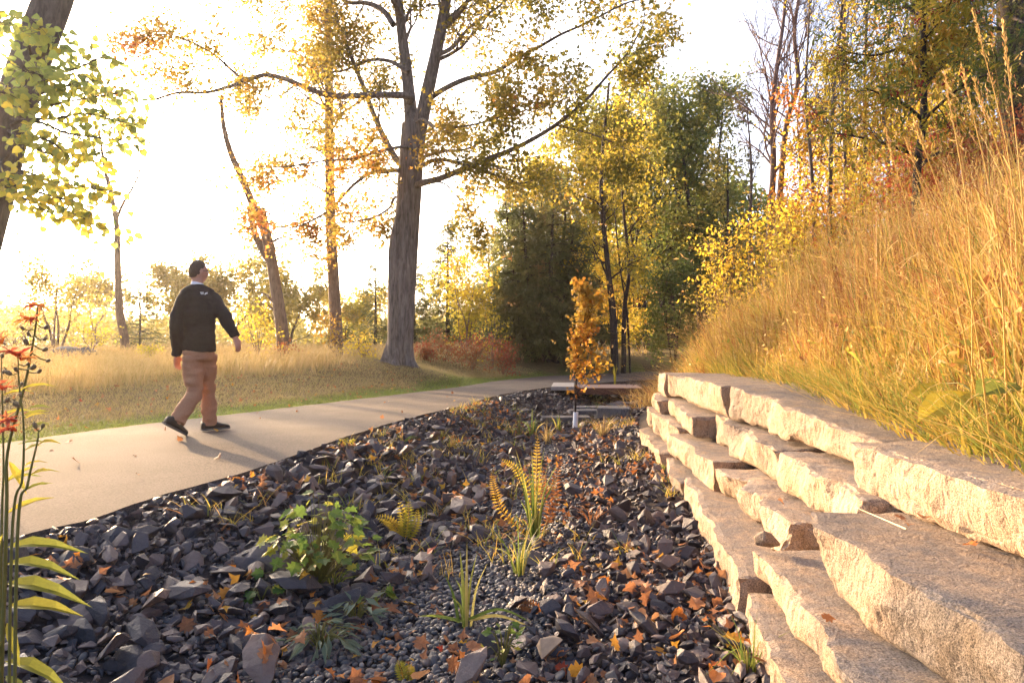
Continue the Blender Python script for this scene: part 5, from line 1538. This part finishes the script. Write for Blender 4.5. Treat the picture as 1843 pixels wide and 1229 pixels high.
def leafy(name, label, u, v, wpx, hpx, num, size, mat, shape=L_PALM, cat='plant', up=1.0):
    b = spot(u, v); sc = b[1] / FPX; me = leafmesh(shape, mat)
    e = thing(name, label, cat, b); st = MB()
    for i in range(num):
        a = rng.uniform(0, 6.28); rr_ = rng.random() ** .6
        p = b + np.array([math.cos(a) * rr_ * wpx * .5 * sc, math.sin(a) * rr_ * wpx * .35 * sc, (1 - .55 * rr_ ** 2) * hpx * sc * rng.uniform(.35, 1.0) * up + .03])
        V, Q = tube(catmull([b, b * .4 + p * .6 + [0, 0, .04], p], 6), np.linspace(.0025, .0015, 6), 4); st.add(V, Q=Q)
        place(me, p, np.array([math.cos(a), math.sin(a), -.25]) + rng.normal(size=3) * .3, np.array([0, -.2, 1]) + rng.normal(size=3) * .35, size * rng.uniform(.6, 1.25), e)
    st.obj('stems', M['stem_green'], e)
    return e
leafy('geum_plant', 'leafy green geum clump with toothed leaves on the bank of the ditch', 572, 1052, 200, 165, 120, .075, M['herb'])
leafy('young_seedling', 'small toothed green seedling at the edge of the rocks near the geum', 470, 1078, 50, 25, 6, .075, M['herb'])
leafy('young_seedling', 'bright yellow-green leaf sprig on top of the geum clump', 597, 985, 60, 100, 8, .05, M['lobelia_leaf'])
leafy('leafy_weed', 'pale yellow-green weed at the lower middle edge of the pebbles', 905, 1195, 70, 85, 22, .05, M['herb'], L_DIAMOND)
leafy('leafy_weed', 'small jagged green weed left of the iris plant', 680, 1085, 60, 25, 7, .075, M['herb'])
leafy('thistle_rosette', 'silvery grey-green thistle rosette spreading over pebbles', 575, 1165, 130, 45, 46, .10, M['thistle'], L_NARROW)
leafy('thistle_rosette', 'second silvery thistle stem reaching toward the iris plant', 640, 1120, 80, 50, 26, .09, M['thistle'], L_NARROW)
leafy('leafy_weed', 'low yellow weed between the rocks at path edge', 610, 802, 50, 16, 12, .06, M['fern'], L_DIAMOND)
leafy('leafy_weed', 'slender green weed beside the far iris tuft', 935, 790, 26, 70, 20, .055, M['herb'], L_NARROW)
leafy('leafy_weed', 'green low weeds around the sill blocks', 1075, 745, 60, 40, 22, .06, M['herb'], L_NARROW)
leafy('leafy_weed', 'yellow-green weed beside the footbridge end', 1130, 720, 36, 28, 12, .07, M['fern'], L_DIAMOND)
# scattered low weeds, one mass
mb = MB(); n = 420
x, y, s = ditch_points(n, .02, .97, 4.0, 12.5); nn = fbm(np.stack([x * 1.6, y * 1.6, 0 * x], -1), 2, 88) > .12
x, y = x[nn], y[nn]
for i in range(len(x)):
    m = 9; P = np.tile([x[i], y[i], gz(x[i], y[i]) + .03], (m, 1)) + rng.normal(size=(m, 3)) * np.array([.03, .03, .0])
    V, T, tv, _, _ = blades(P, rng.uniform(.05, .16, m), np.full(m, .004), np.stack([rng.normal(size=m), rng.normal(size=m), np.zeros(m)], -1), rng.uniform(.1, .8, m), np.clip(rng.normal(size=m) * .25 + .3, 0, 1), 3); mb.add(V, T=T, tint=tv)
tag(mb.obj('ditch_weeds', M['grass_gold']), 'thin scattered weeds sprouting between the ditch rocks', 'weeds', kind='stuff')

# big dock leaves on the slope foot
b = np.array([2.28, 3.25, .62])
e = thing('dock_plant', 'broad yellow-green dock leaves drooping at the slope foot above the near block', 'plant', b)
me = leafmesh((np.array([[0, 0, 0], [.2, .17, .03], [.5, .24, .06], [.8, .14, .03], [1, 0, -.05], [.8, -.14, .03], [.5, -.24, .06], [.2, -.17, .03], [.5, 0, 0]], float), np.array([[8, i, (i + 1) % 8] for i in range(8)])), M['lobelia_leaf'])
for (u, v, Y, xd, s) in ((1745, 705, 3.2, (-.9, -.3, -.35), .34), (1830, 690, 3.0, (-.8, -.4, -.1), .30), (1700, 690, 3.5, (-.8, .2, -.4), .2), (1550, 655, 4.2, (-.6, -.2, .5), .13), (1790, 780, 2.9, (-.7, -.5, -.3), .2)):
    place(me, at(u, v, Y), np.array(xd), np.array([-.3, -.5, .8]), s, e)
m_ = MB()
for (u, v, Y) in ((1745, 705, 3.2), (1830, 690, 3.0), (1700, 690, 3.5)):
    p = at(u, v, Y); V, Q = tube(catmull([b, (b + p) / 2 + [0, 0, .08], p], 8), .004, 5); m_.add(V, Q=Q)
m_.obj('stalks', M['stem_green'], e, smooth=True)

# ------------------------------------------------------------------ red cardinal flower stalks, near left
Yc = 1.55
cf = spot(2, 1400) if False else np.array([at(0, 1229, Yc)[0], Yc, gz(at(0, 1229, Yc)[0], Yc)])
L_LANCE = (np.array([[0, 0, 0], [.15, .06, .02], [.4, .1, .05], [.7, .07, .03], [1, 0, -.12], [.7, -.07, .03], [.4, -.1, .05], [.15, -.06, .02], [.4, 0, -.01], [.7, 0, -.03]], float),
           np.array([[0, 8, 1], [1, 8, 2], [2, 8, 9], [2, 9, 3], [3, 9, 4], [0, 7, 8], [7, 6, 8], [6, 9, 8], [6, 5, 9], [5, 4, 9]]))
def bend(shape, k):
    V = shape[0].copy(); V[:, 2] -= k * V[:, 0] ** 2; return (V, shape[1])
ll = [leafmesh(bend(L_LANCE, k), M['lobelia_leaf']) for k in (.1, .3, .5)]
m_ = MB()
for i in range(5):      # a flower: two narrow upper lips and three lower lobes on a tube
    a = (-1.0, -.45, 0, .45, 1.0)[i]
    d = np.array([math.cos(a) * .5, math.sin(a), (.35 if abs(a) > .9 else -.3)])
    V, F = inst(L_NARROW, np.array([[.45, 0, 0]]), d[None], np.array([[0., .1, 1.]]), [.75]); m_.add(V, T=F)
V, Q = tube(np.array([[0, 0, 0], [.25, 0, .02], [.5, 0, 0]]), [.06, .09, .10], 7); m_.add(V, Q=Q)
me_fl = m_.mesh('flower'); me_fl.materials.append(M['petal'])
IV2, IT2 = ico(2)
m_ = MB(); W_ = IV2 * np.array([.6, .30, .30]) * (1 - .35 * np.clip(IV2[:, :1], 0, 1)); W_[:, 0] += .4; m_.add(W_, T=IT2)
for s in range(5):
    a = 1.257 * s; V, F = inst(L_NARROW, np.array([[.7, math.cos(a) * .2, math.sin(a) * .2]]), np.array([[1., math.cos(a) * .5, math.sin(a) * .5]]), np.array([[.2, math.sin(a), math.cos(a)]]), [.5]); m_.add(V, T=F)
me_pod = m_.mesh('seed_pod', smooth=True); me_pod.materials.append(plain_mat('seed_pod_green', (.17, .13, .07), .6, 30, .4))
STALK = [([(-4, 1500), (2, 1229), (8, 1060), (12, 900), (14, 810), (45, 690), (62, 600), (68, 548)], Yc, .0052, 'tallest red-flowered stalk at the left edge with grey seed pods', [(70, 552), (60, 575)], [(84, 590), (50, 600), (82, 610), (82, 630), (88, 650), (46, 615), (72, 668), (38, 590)], True),
         ([(5, 1500), (20, 1000), (40, 860), (42, 760), (35, 700), (32, 640)], Yc - .05, .0035, 'middle red-flowered stalk at the left edge', [(28, 640), (44, 648), (18, 760), (16, 775)], [(28, 665), (14, 672), (52, 655), (40, 690), (36, 710), (28, 728), (60, 662)], False),
         ([(-8, 1500), (2, 1000), (6, 850), (4, 720), (2, 640)], Yc + .05, .0035, 'leftmost red-flowered stalk cut by the picture edge', [(2, 598), (6, 700), (4, 760)], [(4, 640), (8, 668), (14, 720)], False),
         ([(12, 1500), (30, 1000), (50, 870), (66, 800), (70, 775)], Yc - .08, .004, 'short stalk with a pair of drooping pods at the left edge', [], [(62, 765), (78, 766)], False)]
for pts, Y, r_, lb, fls, pods, leaves_ in STALK:
    P = np.array([at(u, v, Y) for u, v in pts]); P[0] = np.array([P[1][0] - .01, Y, gz(P[1][0], Y) - .02])
    e = thing('cardinal_flower', lb, 'flower', P[0])
    m_ = MB(); C = catmull(P, 40); V, Q = tube(C, np.linspace(r_, r_ * .3, 40), 8); m_.add(V, Q=Q); m_.obj('stem', M['stem_green'], e, smooth=True)
    for (u, v) in fls:
        q = at(u, v, Y - .01); j = np.argmin(np.linalg.norm(C - q, axis=1))
        d = q - C[j] + rng.normal(size=3) * .004
        for s in range(2): place(me_fl, C[j] * .5 + q * .5, norm(d) + np.array([(-1) ** s * .8, -.25, .45]), np.array([0, -.4, 1.]), rng.uniform(.034, .046), e, 'flower')
    for (u, v) in pods:
        q = at(u, v, Y - .01); j = np.argmin(np.linalg.norm(C - q, axis=1)); d = q - C[max(j - 1, 0)]
        place(me_pod, q - norm(d) * .006, norm(d) + np.array([0, 0, .3]), np.array([0, -1., .3]), rng.uniform(.011, .019), e, 'seed_pod')
        m2 = MB(); V, Q = tube(np.array([C[j], (C[j] + q) / 2 - [0, 0, .004], q]), .0015, 4); m2.add(V, Q=Q); m2.obj('pod_stalk', M['stem_green'], e)
    if leaves_:
        for (u, v, xd, s, k) in ((12, 985, (.95, -.2, .35), .15, 2), (10, 1015, (.95, -.25, .3), .15, 2), (12, 1050, (.9, -.35, .25), .18, 2), (14, 1090, (.95, -.25, .22), .165, 1), (10, 925, (.8, .2, .55), .09, 1), (16, 830, (.5, -.2, -.5), .08, 1), (12, 1120, (.5, -.4, -.4), .1, 1), (8, 1190, (.9, -.3, .2), .17, 2), (5, 1150, (-.3, -.5, -.8), .15, 1), (6, 960, (-.2, -.4, -.8), .14, 1), (10, 1215, (.8, -.5, -.1), .12, 1), (30, 800, (.9, .1, .25), .06, 0), (38, 750, (.9, 0, .35), .06, 0), (48, 735, (.95, -.1, .2), .055, 0), (6, 870, (.6, .3, .5), .07, 0)):
            place(ll[k], at(u, v, Y), np.array(xd), np.array([.1, -.45, .9]) + rng.normal(size=3) * .15, s, e)
    else:
        for s in range(5):
            j = int(rng.uniform(14, 32)); a = rng.uniform(-.8, 1.2)
            place(ll[s % 3], C[j], np.array([math.cos(a), math.sin(a) * .6, .4]), np.array([0, -.5, .9]), rng.uniform(.04, .075), e)

# ------------------------------------------------------------------ fallen leaves
shapes = []
for k in range(6):
    V, F = (L_ROUND if k == 2 else L_PALM); V = V.copy(); V[:, 2] += (.5 if k < 3 else -.35) * V[:, 1] ** 2 + .25 * np.sin(V[:, 0] * 3 + k) * .5
    shapes.append(leafmesh((V, F), M['fallen']))
cand = []
x, y, s = ditch_points(4600, .02, 1.0, 1.8, 12, 1.0)
cl_ = fbm(np.stack([x * 1.8, y * 1.8, 0 * x], -1), 2, 99)
k = (cl_ > -.02) & view_ok(x, y, -.03); x, y = x[k], y[k]
tops = [top_of(a_, b_) for a_, b_ in zip(x, y)]; z = np.array([t_[0] for t_ in tops]) + .012; NRM = np.array([t_[1][:] for t_ in tops])
cand.append((x, y, z, np.full(len(x), 0)))
y = rng.uniform(6.5, 17, 260); x = fL(y) - rng.random(260) * 3.2; cand.append((x, y, ground(x, y) + .045, np.full(260, 1)))
y = rng.uniform(4, 14, 22); x = fL(y) + rng.random(22) * (fR(y) - fL(y)); cand.append((x, y, pz(y) + .022, np.full(22, 2)))
x, y, z, kd = map(np.concatenate, zip(*cand))
sz = rng.uniform(.035, .085, len(x)); pr = sz / y; od = np.argsort(-pr); sel = set(od[:260].tolist()) | set(np.where(kd == 2)[0].tolist())
LBL = {0: ('curled autumn leaf', 'fallen leaves in the ditch'), 1: ('orange leaf fallen on the mown verge beside the path', 'fallen leaves on the verge'), 2: ('small dry leaf lying on the asphalt path', 'fallen leaves on the path')}
def leaf_spot(x_, y_):
    s = (x_ - fR(y_)) / (fW(y_) - fR(y_)); q0, q1 = bed(y_)
    a = ' on the bank below the path' if s < q0 else ' on the pebble bed' if s < q1 else ' beside the wall foot'
    return a + (', nearest the camera' if y_ < 2.9 else ', before the iris plant' if y_ < 3.5 else ', before the tall sedge' if y_ < 4.7 else ', beyond the tall sedge')
mb = MB(); nzs = rdir(len(x), 1.3); nzs[:len(NRM)] = norm(NRM + rng.normal(size=NRM.shape) * .35); xds = rdir(len(x))
for i in range(len(x)):
    if i in sel:
        o = place(shapes[i % 6], (x[i], y[i], z[i]), xds[i], nzs[i], sz[i], None, 'fallen_leaf'); lb = LBL[kd[i]][0] + (leaf_spot(x[i], y[i]) if kd[i] == 0 else ''); tag(o, lb, 'leaf', LBL[kd[i]][1] if kd[i] else 'leaves: ' + lb)
    else:
        V, T = inst(L_MAPLE, np.array([[x[i], y[i], z[i]]]), xds[i:i + 1], nzs[i:i + 1], [sz[i]]); mb.add(V, T=T, tint=rng.random())
tag(mb.obj('leaf_litter', M['fallen']), 'scattered small fallen autumn leaves in ditch and verge', 'leaves', kind='stuff')
for i, (u, v, Y, zz) in enumerate(((1400, 850, 3.75, .115), (1830, 1020, 2.2, .34), (1725, 980, 2.55, .34), (1625, 765, 3.25, .575), (1690, 965, 2.6, .335), (1480, 1150, 2.35, .06), (1700, 985, 2.5, .33), (1560, 738, 3.9, .6), (1640, 785, 3.1, .57))):
    p = at(u, v, Y); p[2] = zz + .022
    if .3 < zz < .36: p[0] -= .13
    o = place(shapes[i % 6], p, rdir(1)[0] * [1, 1, .2], np.array([0, -.3, 1.]), .05 if i < 6 else .038, None, 'fallen_leaf'); tag(o, 'curled orange leaf lying on a wall block', 'leaf', 'fallen leaves on the wall')
m_ = MB(); V, Q = tube(catmull([at(1600, 950, 2.75), at(1640, 968, 2.62), at(1697, 993, 2.45)], 10) * [1, 1, 0] + [-.13, 0, .348], np.linspace(.0012, .0032, 10), 6); m_.add(V, Q=Q)
tag(m_.obj('dry_stalk', plain_mat('straw', (.55, .45, .28), .6)), 'pale dry grass stalk lying on the big wall block', 'stalk')
# ------------------------------------------------------------------ walking man
YM = 7.05
def J(u, v, dy=0.0): return at(u, v, YM + dy)
FWD = norm(np.array([.47, .88, 0])); RGT = np.array([FWD[1], -FWD[0], 0]); UP = np.array([0, 0, 1.])

def loft(P, rs, rf, side=RGT, k=16, n=None):
    """closed tube with elliptic rings; rs radius along SIDE, rf across it"""
    P = np.asarray(P, float); m = len(P); n = n or m * 4
    C = catmull(P, n); t = np.linspace(0, m - 1, n)
    rs = np.interp(t, np.arange(m), np.broadcast_to(rs, (m,))); rf = np.interp(t, np.arange(m), np.broadcast_to(rf, (m,)))
    T = norm(np.gradient(C, axis=0)); S = norm(side - T * (T @ side)[:, None]); F = np.cross(T, S)
    a = np.arange(k) * 2 * math.pi / k
    V = C[:, None] + (rs[:, None] * np.cos(a))[..., None] * S[:, None] + (rf[:, None] * np.sin(a))[..., None] * F[:, None]
    Q = [[i * k + j, i * k + (j + 1) % k, (i + 1) * k + (j + 1) % k, (i + 1) * k + j] for i in range(n - 1) for j in range(k)]
    V = np.vstack([V.reshape(-1, 3), C[0], C[-1]])
    Tt = [[n * k, (j + 1) % k, j] for j in range(k)] + [[n * k + 1, (n - 1) * k + j, (n - 1) * k + (j + 1) % k] for j in range(k)]
    return V, np.array(Q), np.array(Tt)

def fuse(name, pieces, voxel, smooth=6):
    """one continuous skin over overlapping closed pieces"""
    m_ = MB()
    for V, Q, T in pieces: m_.add(V, Q=Q, T=T)
    me = m_.mesh(name)
    bm = bmesh.new(); bm.from_mesh(me); bmesh.ops.recalc_face_normals(bm, faces=bm.faces); bm.to_mesh(me); bm.free()
    o = bpy.data.objects.new(name, me); COL.objects.link(o)
    r = o.modifiers.new('remesh', 'REMESH'); r.mode = 'VOXEL'; r.voxel_size = voxel
    s = o.modifiers.new('smooth', 'SMOOTH'); s.iterations = smooth; s.factor = .5
    dg = bpy.context.evaluated_depsgraph_get(); dg.update()
    out = bpy.data.meshes.new_from_object(o.evaluated_get(dg))
    bpy.data.objects.remove(o); bpy.data.meshes.remove(me)
    V = np.empty(len(out.vertices) * 3, np.float32); out.vertices.foreach_get('co', V)
    Q = np.array([list(p.vertices) for p in out.polygons if len(p.vertices) == 4]); T = [list(p.vertices) for p in out.polygons if len(p.vertices) == 3]
    bpy.data.meshes.remove(out)
    return V.reshape(-1, 3).astype(float), Q, np.array(T) if T else None

man_b = np.array([J(357, 700)[0], YM + .1, 0.005])
man = thing('person', 'walking man in black jacket and tan trousers striding along the path', 'person', man_b)
cloth_j = plain_mat('black_fleece', (.026, .020, .018), .85, 60, .3, .3, .004, spec=.2)
cloth_t = plain_mat('tan_chino', (.34, .175, .10), .9, 80, .25, .25, .003, spec=.15)
skin_m = plain_mat('skin', (.42, .21, .14), .55, 30, .15, .1, .002)
hair_m = plain_mat('short_brown_hair', (.095, .055, .033), .7, 90, .6, .8, .006)
hipc = J(357, 636, .05); hipL = J(346, 645, -.02); hipR = J(370, 645, .10)
kneL = J(350, 706, -.02); ankL = J(317, 762, -.22)
kneR = J(373, 702, .24); ankR = J(378, 762, .30)
chest = J(354, 560, .03); neck = J(354, 513, .05); shL = J(327, 537, -.04); shR = J(386, 537, .12)
elL = J(317, 590, -.08); wrL = J(318, 640, .02); elR = J(408, 578, .02); wrR = J(424, 608, .02)
headc = J(357, 490, .07)
FACE = norm(np.array([.56, .83, 0])); FR = np.array([FACE[1], -FACE[0], 0])
# hands: palm, four unequal bent fingers, thumb off the side
def hand(wr, el, inward):
    d = norm(wr - el); d = norm(d * .7 + np.array([0, 0, -.5]))
    inn = norm(inward - d * np.dot(inward, d)); acr = norm(np.cross(d, inn))
    if np.dot(acr, FWD) < 0: acr = -acr
    ps = [loft([wr - d * .02, wr + d * .03, wr + d * .075, wr + d * .09], [.026, .036, .042, .036], [.022, .018, .016, .012], acr, 12)]
    for o_, L_ in ((-.030, .060), (-.010, .074), (.010, .080), (.030, .070)):
        a = wr + d * .08 + acr * o_; b_ = a + norm(d + inn * .25) * L_ * .5; c = b_ + norm(d + inn * .9) * L_ * .55
        ps.append(loft([a - d * .01, a, b_, c], [.0085, .0095, .009, .006], [.0085, .0095, .009, .006], acr, 8))
    a = wr + d * .025 + acr * .03; b_ = a + norm(d * .7 + acr * .7 + inn * .3) * .035; c = b_ + norm(d + inn * .5 + acr * .1) * .03
    ps.append(loft([a - acr * .015, a, b_, c], [.013, .0125, .011, .007], [.013, .0125, .011, .007], inn, 8))
    return ps
pieces = [loft([hipc, chest, neck + [0, 0, -.03]], [.15, .17, .07], [.10, .11, .07]),
          loft([neck + [0, 0, -.08], neck, headc], [.058, .054, .055], [.058, .054, .06]),
          loft([shL, elL, wrL], [.05, .042, .029], [.05, .042, .029]), loft([shR, elR, wrR], [.05, .042, .029], [.05, .042, .029]),
          loft([hipL, kneL, ankL], [.085, .055, .04], [.085, .055, .04]), loft([hipR, kneR, ankR], [.085, .055, .04], [.085, .055, .04])]
pieces += hand(wrL, elL, RGT) + hand(wrR, elR, -RGT)
V, Q, T = fuse('body', pieces, .0085, 2)
IV3, IT3 = ico(4)
loc = IV3; H3 = loc * np.array([.074, .096, .118])
f = loc[:, 1]; s_ = loc[:, 0]; u_h = loc[:, 2]
H3[:, 1] += .022 * np.exp(-((s_ / .15) ** 2 + ((u_h + .14) / .20) ** 2)) * (f > 0)          # nose
H3[:, 1] -= .008 * np.exp(-(((np.abs(s_) - .36) / .16) ** 2 + ((u_h - .08) / .13) ** 2)) * (f > 0)  # eye sockets
H3[:, 1] += .006 * np.exp(-((s_ / .3) ** 2 + ((u_h + .48) / .06) ** 2)) * (f > 0)           # lips
H3[:, 1] += .010 * np.exp(-((s_ / .3) ** 2 + ((u_h + .82) / .2) ** 2)) * (f > 0)            # chin
H3[:, 0] *= 1 - .22 * sstep(.1, -.9, u_h)
ear = np.exp(-(((f + .05) / .15) ** 2 + ((u_h + .04) / .22) ** 2)) * (np.abs(s_) > .8)
H3[:, 0] += np.sign(s_) * .018 * ear
hcen = headc + np.array([0, 0, .0])
Hw = hcen + H3[:, :1] * FR + H3[:, 1:2] * FACE + H3[:, 2:] * UP
m_ = MB(); m_.add(V, Q=Q, T=T); m_.add(Hw, T=IT3)
m_.obj('body', skin_m, man, smooth=True)
k = (u_h > np.interp(f, [-1, -.5, -.15, .1, .3, .6, 1], [-.55, -.5, -.15, .12, .3, .55, .6])) & ~((np.abs(s_) > .75) & (ear > .25))
W_ = H3 * 1.045 + np.array([0, -.003, .004]); W_ *= (1 + .03 * fbm(IV3 * 7, 3, 5))[:, None]
Hh = hcen + W_[:, :1] * FR + W_[:, 1:2] * FACE + W_[:, 2:] * UP
m_ = MB(); m_.add(Hh, T=IT3[k[IT3].all(1)]); m_.obj('hair', hair_m, man, smooth=True)
m_ = MB()
def hl(s, f_, u_): return hcen + FR * s + FACE * f_ + np.array([0, 0, u_])
for sg in (-1, 1):
    V, Q = tube(np.array([hl(.080 * sg, -.005, .012), hl(.077 * sg, .05, .016), hl(.062 * sg, .102, .014)]), .003, 5); m_.add(V, Q=Q)
    a_ = np.linspace(0, 2 * math.pi, 14); V, Q = tube(np.array([hl(.036 * sg + .025 * math.cos(t), .106, .006 + .018 * math.sin(t)) for t in a_]), .0026, 5); m_.add(V, Q=Q)
V, Q = tube(np.array([hl(-.012, .108, .01), hl(.012, .108, .01)]), .002, 5); m_.add(V, Q=Q)
m_.obj('glasses', plain_mat('dark_frame', (.02, .018, .016), .4), man, smooth=True)
m_ = MB()
for sg in (-1, 1): V, T = ico(2); m_.add(V * .011 + hl(.028 * sg, .082, .010), T=T)
m_.obj('eyes', plain_mat('eye_white', (.6, .58, .55), .3), man, smooth=True)
m_ = MB(); V, Q = tube(np.array([neck + [0, 0, -.03], neck + [.003, 0, .005], neck + [.006, .003, .024]]), [.064, .062, .059], 20); m_.add(V, Q=Q)
m_.obj('shirt_collar', plain_mat('white_cotton', (.62, .63, .68), .8), man, smooth=True)
def wrinkle(V, amp, seed, sc=(7, 7, 5)):
    n = np.stack([fbm(V * np.array(sc) + seed + 7 * k, 3, seed + k) for k in range(3)], -1)
    return V + n * amp
# jacket
hem = J(357, 631, .05)
slope_ = [loft([neck + [0, 0, -.045], J(341, 525, -.0), shL + [.01, 0, -.01]], [.06, .07, .055], [.07, .085, .075], UP), loft([neck + [0, 0, -.045], J(369, 525, .08), shR + [-.01, 0, -.01]], [.06, .07, .055], [.07, .085, .075], UP)]
jp = [loft([hem, J(357, 605, .04), J(356, 580, .035), chest, J(354, 540, .04), J(354, 524, .045), neck + [0, 0, -.01], neck + [0, 0, .012]], [.205, .20, .205, .215, .20, .13, .072, .068], [.145, .14, .145, .145, .13, .10, .074, .068]),
      loft([shL + [.045, .01, .01], shL * .5 + elL * .5, elL, elL * .4 + wrL * .6, wrL], [.085, .074, .068, .058, .05], [.09, .078, .068, .058, .05]),
      loft([shR + [-.045, 0, .01], shR * .5 + elR * .5, elR, elR * .4 + wrR * .6, wrR], [.085, .074, .068, .058, .05], [.09, .078, .068, .058, .05])] + slope_
V, Q, T = fuse('jacket', jp, .011, 14)
V = wrinkle(V, .018, 4, (6, 6, 9)); V = V + (.014 * (np.abs(fbm(V * np.array([5, 5, 12]), 2, 8)) - .2))[:, None] * norm(V - np.array([man_b[0], man_b[1], 0]) * [1, 1, 0] - [0, 0, 1] * V)
m_ = MB(); m_.add(V, Q=Q, T=T); m_.obj('jacket', cloth_j, man, smooth=True)
Vj = V
def on_back(u, v):
    p0 = np.array([0, 0, CAM_H]); d = norm(J(u, v) - p0)
    t = (Vj - p0) @ d; perp = np.linalg.norm((Vj - p0) - t[:, None] * d, axis=1)
    near_ = np.where(perp < .012)[0]; tt = t[near_].min() if len(near_) else np.linalg.norm(J(u, v) - p0)
    return p0 + d * (tt - .002)
m_ = MB()      # small white embroidered mark: three short lines of lettering and a quarter dome
for k in range(3):
    V, Q = tube(np.array([on_back(360 + .6 * k, 526 + 1.5 * k), on_back(363, 526.1 + 1.5 * k), on_back(366.5, 526.3 + 1.5 * k)]), .0026, 5); m_.add(V, Q=Q)
for k in range(3):
    V, Q = tube(np.array([on_back(368 + k, 530), on_back(369.3 + .8 * k, 527.6 + .4 * k), on_back(373.5, 526.2 + 1.1 * k)]), .0022, 5); m_.add(V, Q=Q)
m_.obj('white_mark', plain_mat('white_embroidery', (.75, .75, .75), .7), man)
# trousers
tp_ = [loft([hipc + [0, 0, .05], hipc, hipc + [0, 0, -.07]], [.175, .185, .165], [.135, .145, .13]),
       loft([hipL + [0, 0, .03], (hipL + kneL) / 2, kneL, kneL * .45 + ankL * .55, ankL + [.012, 0, .0]], [.100, .098, .078, .076, .066], [.108, .100, .080, .078, .068]),
       loft([hipR + [0, 0, .03], (hipR + kneR) / 2, kneR, (kneR + ankR) / 2, ankR + [0, 0, -.012]], [.100, .098, .080, .078, .072], [.108, .100, .082, .080, .074])]
V, Q, T = fuse('trousers', tp_, .011, 4)
V = wrinkle(V, .024, 11, (5, 5, 11)); V = V + (.030 * (np.abs(fbm(V * np.array([6, 6, 13]), 2, 12)) - .2))[:, None] * np.array([-.35, -.9, 0])
m_ = MB(); m_.add(V, Q=Q, T=T); m_.obj('trousers', cloth_t, man, smooth=True)
shoe_m = plain_mat('dark_shoe', (.03, .025, .022), .6, 50, .4, .3)
sole_m = plain_mat('shoe_sole', (.09, .08, .075), .8)
def shoe(heel, toe, upv):
    d = norm(toe - heel); s = norm(np.cross(upv, d)); n = np.cross(d, s)
    ts = np.array([-.02, .03, .10, .18, .25, .275]); w = np.array([.030, .037, .036, .046, .040, .018]); h = np.array([.075, .10, .088, .058, .040, .022])
    V = []; a = np.linspace(0, 2 * math.pi, 14, endpoint=False)
    for t, ww, hh in zip(ts, w, h): V.append(heel + d * t + s * (np.cos(a) * ww)[:, None] + n * ((np.sin(a) * .5 + .5) ** .8 * hh + .012)[:, None])
    V = np.array(V); k = 14; nn = len(ts); Q = [[i * k + j, i * k + (j + 1) % k, (i + 1) * k + (j + 1) % k, (i + 1) * k + j] for i in range(nn - 1) for j in range(k)]
    V = V.reshape(-1, 3); V = np.vstack([V, V[:k].mean(0), V[-k:].mean(0)]); T = [[nn * k, (j + 1) % k, j] for j in range(k)] + [[nn * k + 1, (nn - 1) * k + j, (nn - 1) * k + (j + 1) % k] for j in range(k)]
    m_ = MB(); m_.add(V, Q=np.array(Q), T=np.array(T)); so = m_.obj('shoe', shoe_m, man, smooth=True)
    V2 = []
    for t, ww in zip(ts, w): V2 += [heel + d * t - s * (ww + .003), heel + d * t + s * (ww + .003), heel + d * t + s * (ww + .003) + n * .02, heel + d * t - s * (ww + .003) + n * .02]
    Q = [[i * 4 + j, i * 4 + (j + 1) % 4, i * 4 + 4 + (j + 1) % 4, i * 4 + 4 + j] for i in range(nn - 1) for j in range(4)] + [[0, 1, 2, 3], [nn * 4 - 1, nn * 4 - 2, nn * 4 - 3, nn * 4 - 4]]
    m_ = MB(); m_.add(np.array(V2), Q=np.array(Q)); o = m_.obj('sole', sole_m, man); o.parent = so; o.matrix_parent_inverse = Matrix.Identity(4)
tr_ = np.array([ankR[0] + .02, ankR[1], 0.014]); fr_ = norm(np.array([.75, .66, 0]))
shoe(tr_ - fr_ * .09, tr_ + fr_ * .2, UP)
toeL = np.array([J(331, 786, -.12)[0], YM - .10, .018]); hl_ = np.array([ankL[0] - .045, ankL[1] - .03, ankL[2] - .035])
dL = norm(toeL - hl_); u0_ = np.array([.45, .2, .9]); upL = norm(u0_ - dL * np.dot(u0_, dL)); shoe(toeL - dL * .265, toeL, upL)
tot = sum(len(me.loops) - 2 * len(me.polygons) for me in bpy.data.meshes)
print('mesh data triangles', tot, 'objects', len(bpy.data.objects))

# ------------------------------------------------------------------ sunlit morning haze
hz_m = bpy.data.materials.new('thin_haze'); hz_m.use_nodes = True
hn = hz_m.node_tree.nodes; hn.clear()
ho = hn.new('ShaderNodeOutputMaterial'); hv = hn.new('ShaderNodeVolumePrincipled')
hv.inputs['Color'].default_value = (1, .95, .88, 1); hv.inputs['Density'].default_value = .0004; hv.inputs['Anisotropy'].default_value = .7
hz_m.node_tree.links.new(hv.outputs[0], ho.inputs['Volume'])
zmin = float(Z.min())
gxa, gxb, gya, gyb = float(gx.min()), float(gx.max()), float(gy.min()), float(gy.max())
m_ = MB(); bx_ = np.array([[x, y, z] for x in (gxa - 20, gxb + 20) for y in (gya - 60, gyb + 20) for z in (zmin - 1, 24)], float)
m_.add(bx_, Q=np.array([[0, 1, 3, 2], [4, 6, 7, 5], [0, 4, 5, 1], [2, 3, 7, 6], [0, 2, 6, 4], [1, 5, 7, 3]]))
tag(m_.obj('haze', hz_m), 'thin warm sunlit haze over the whole place', 'haze', kind='stuff')
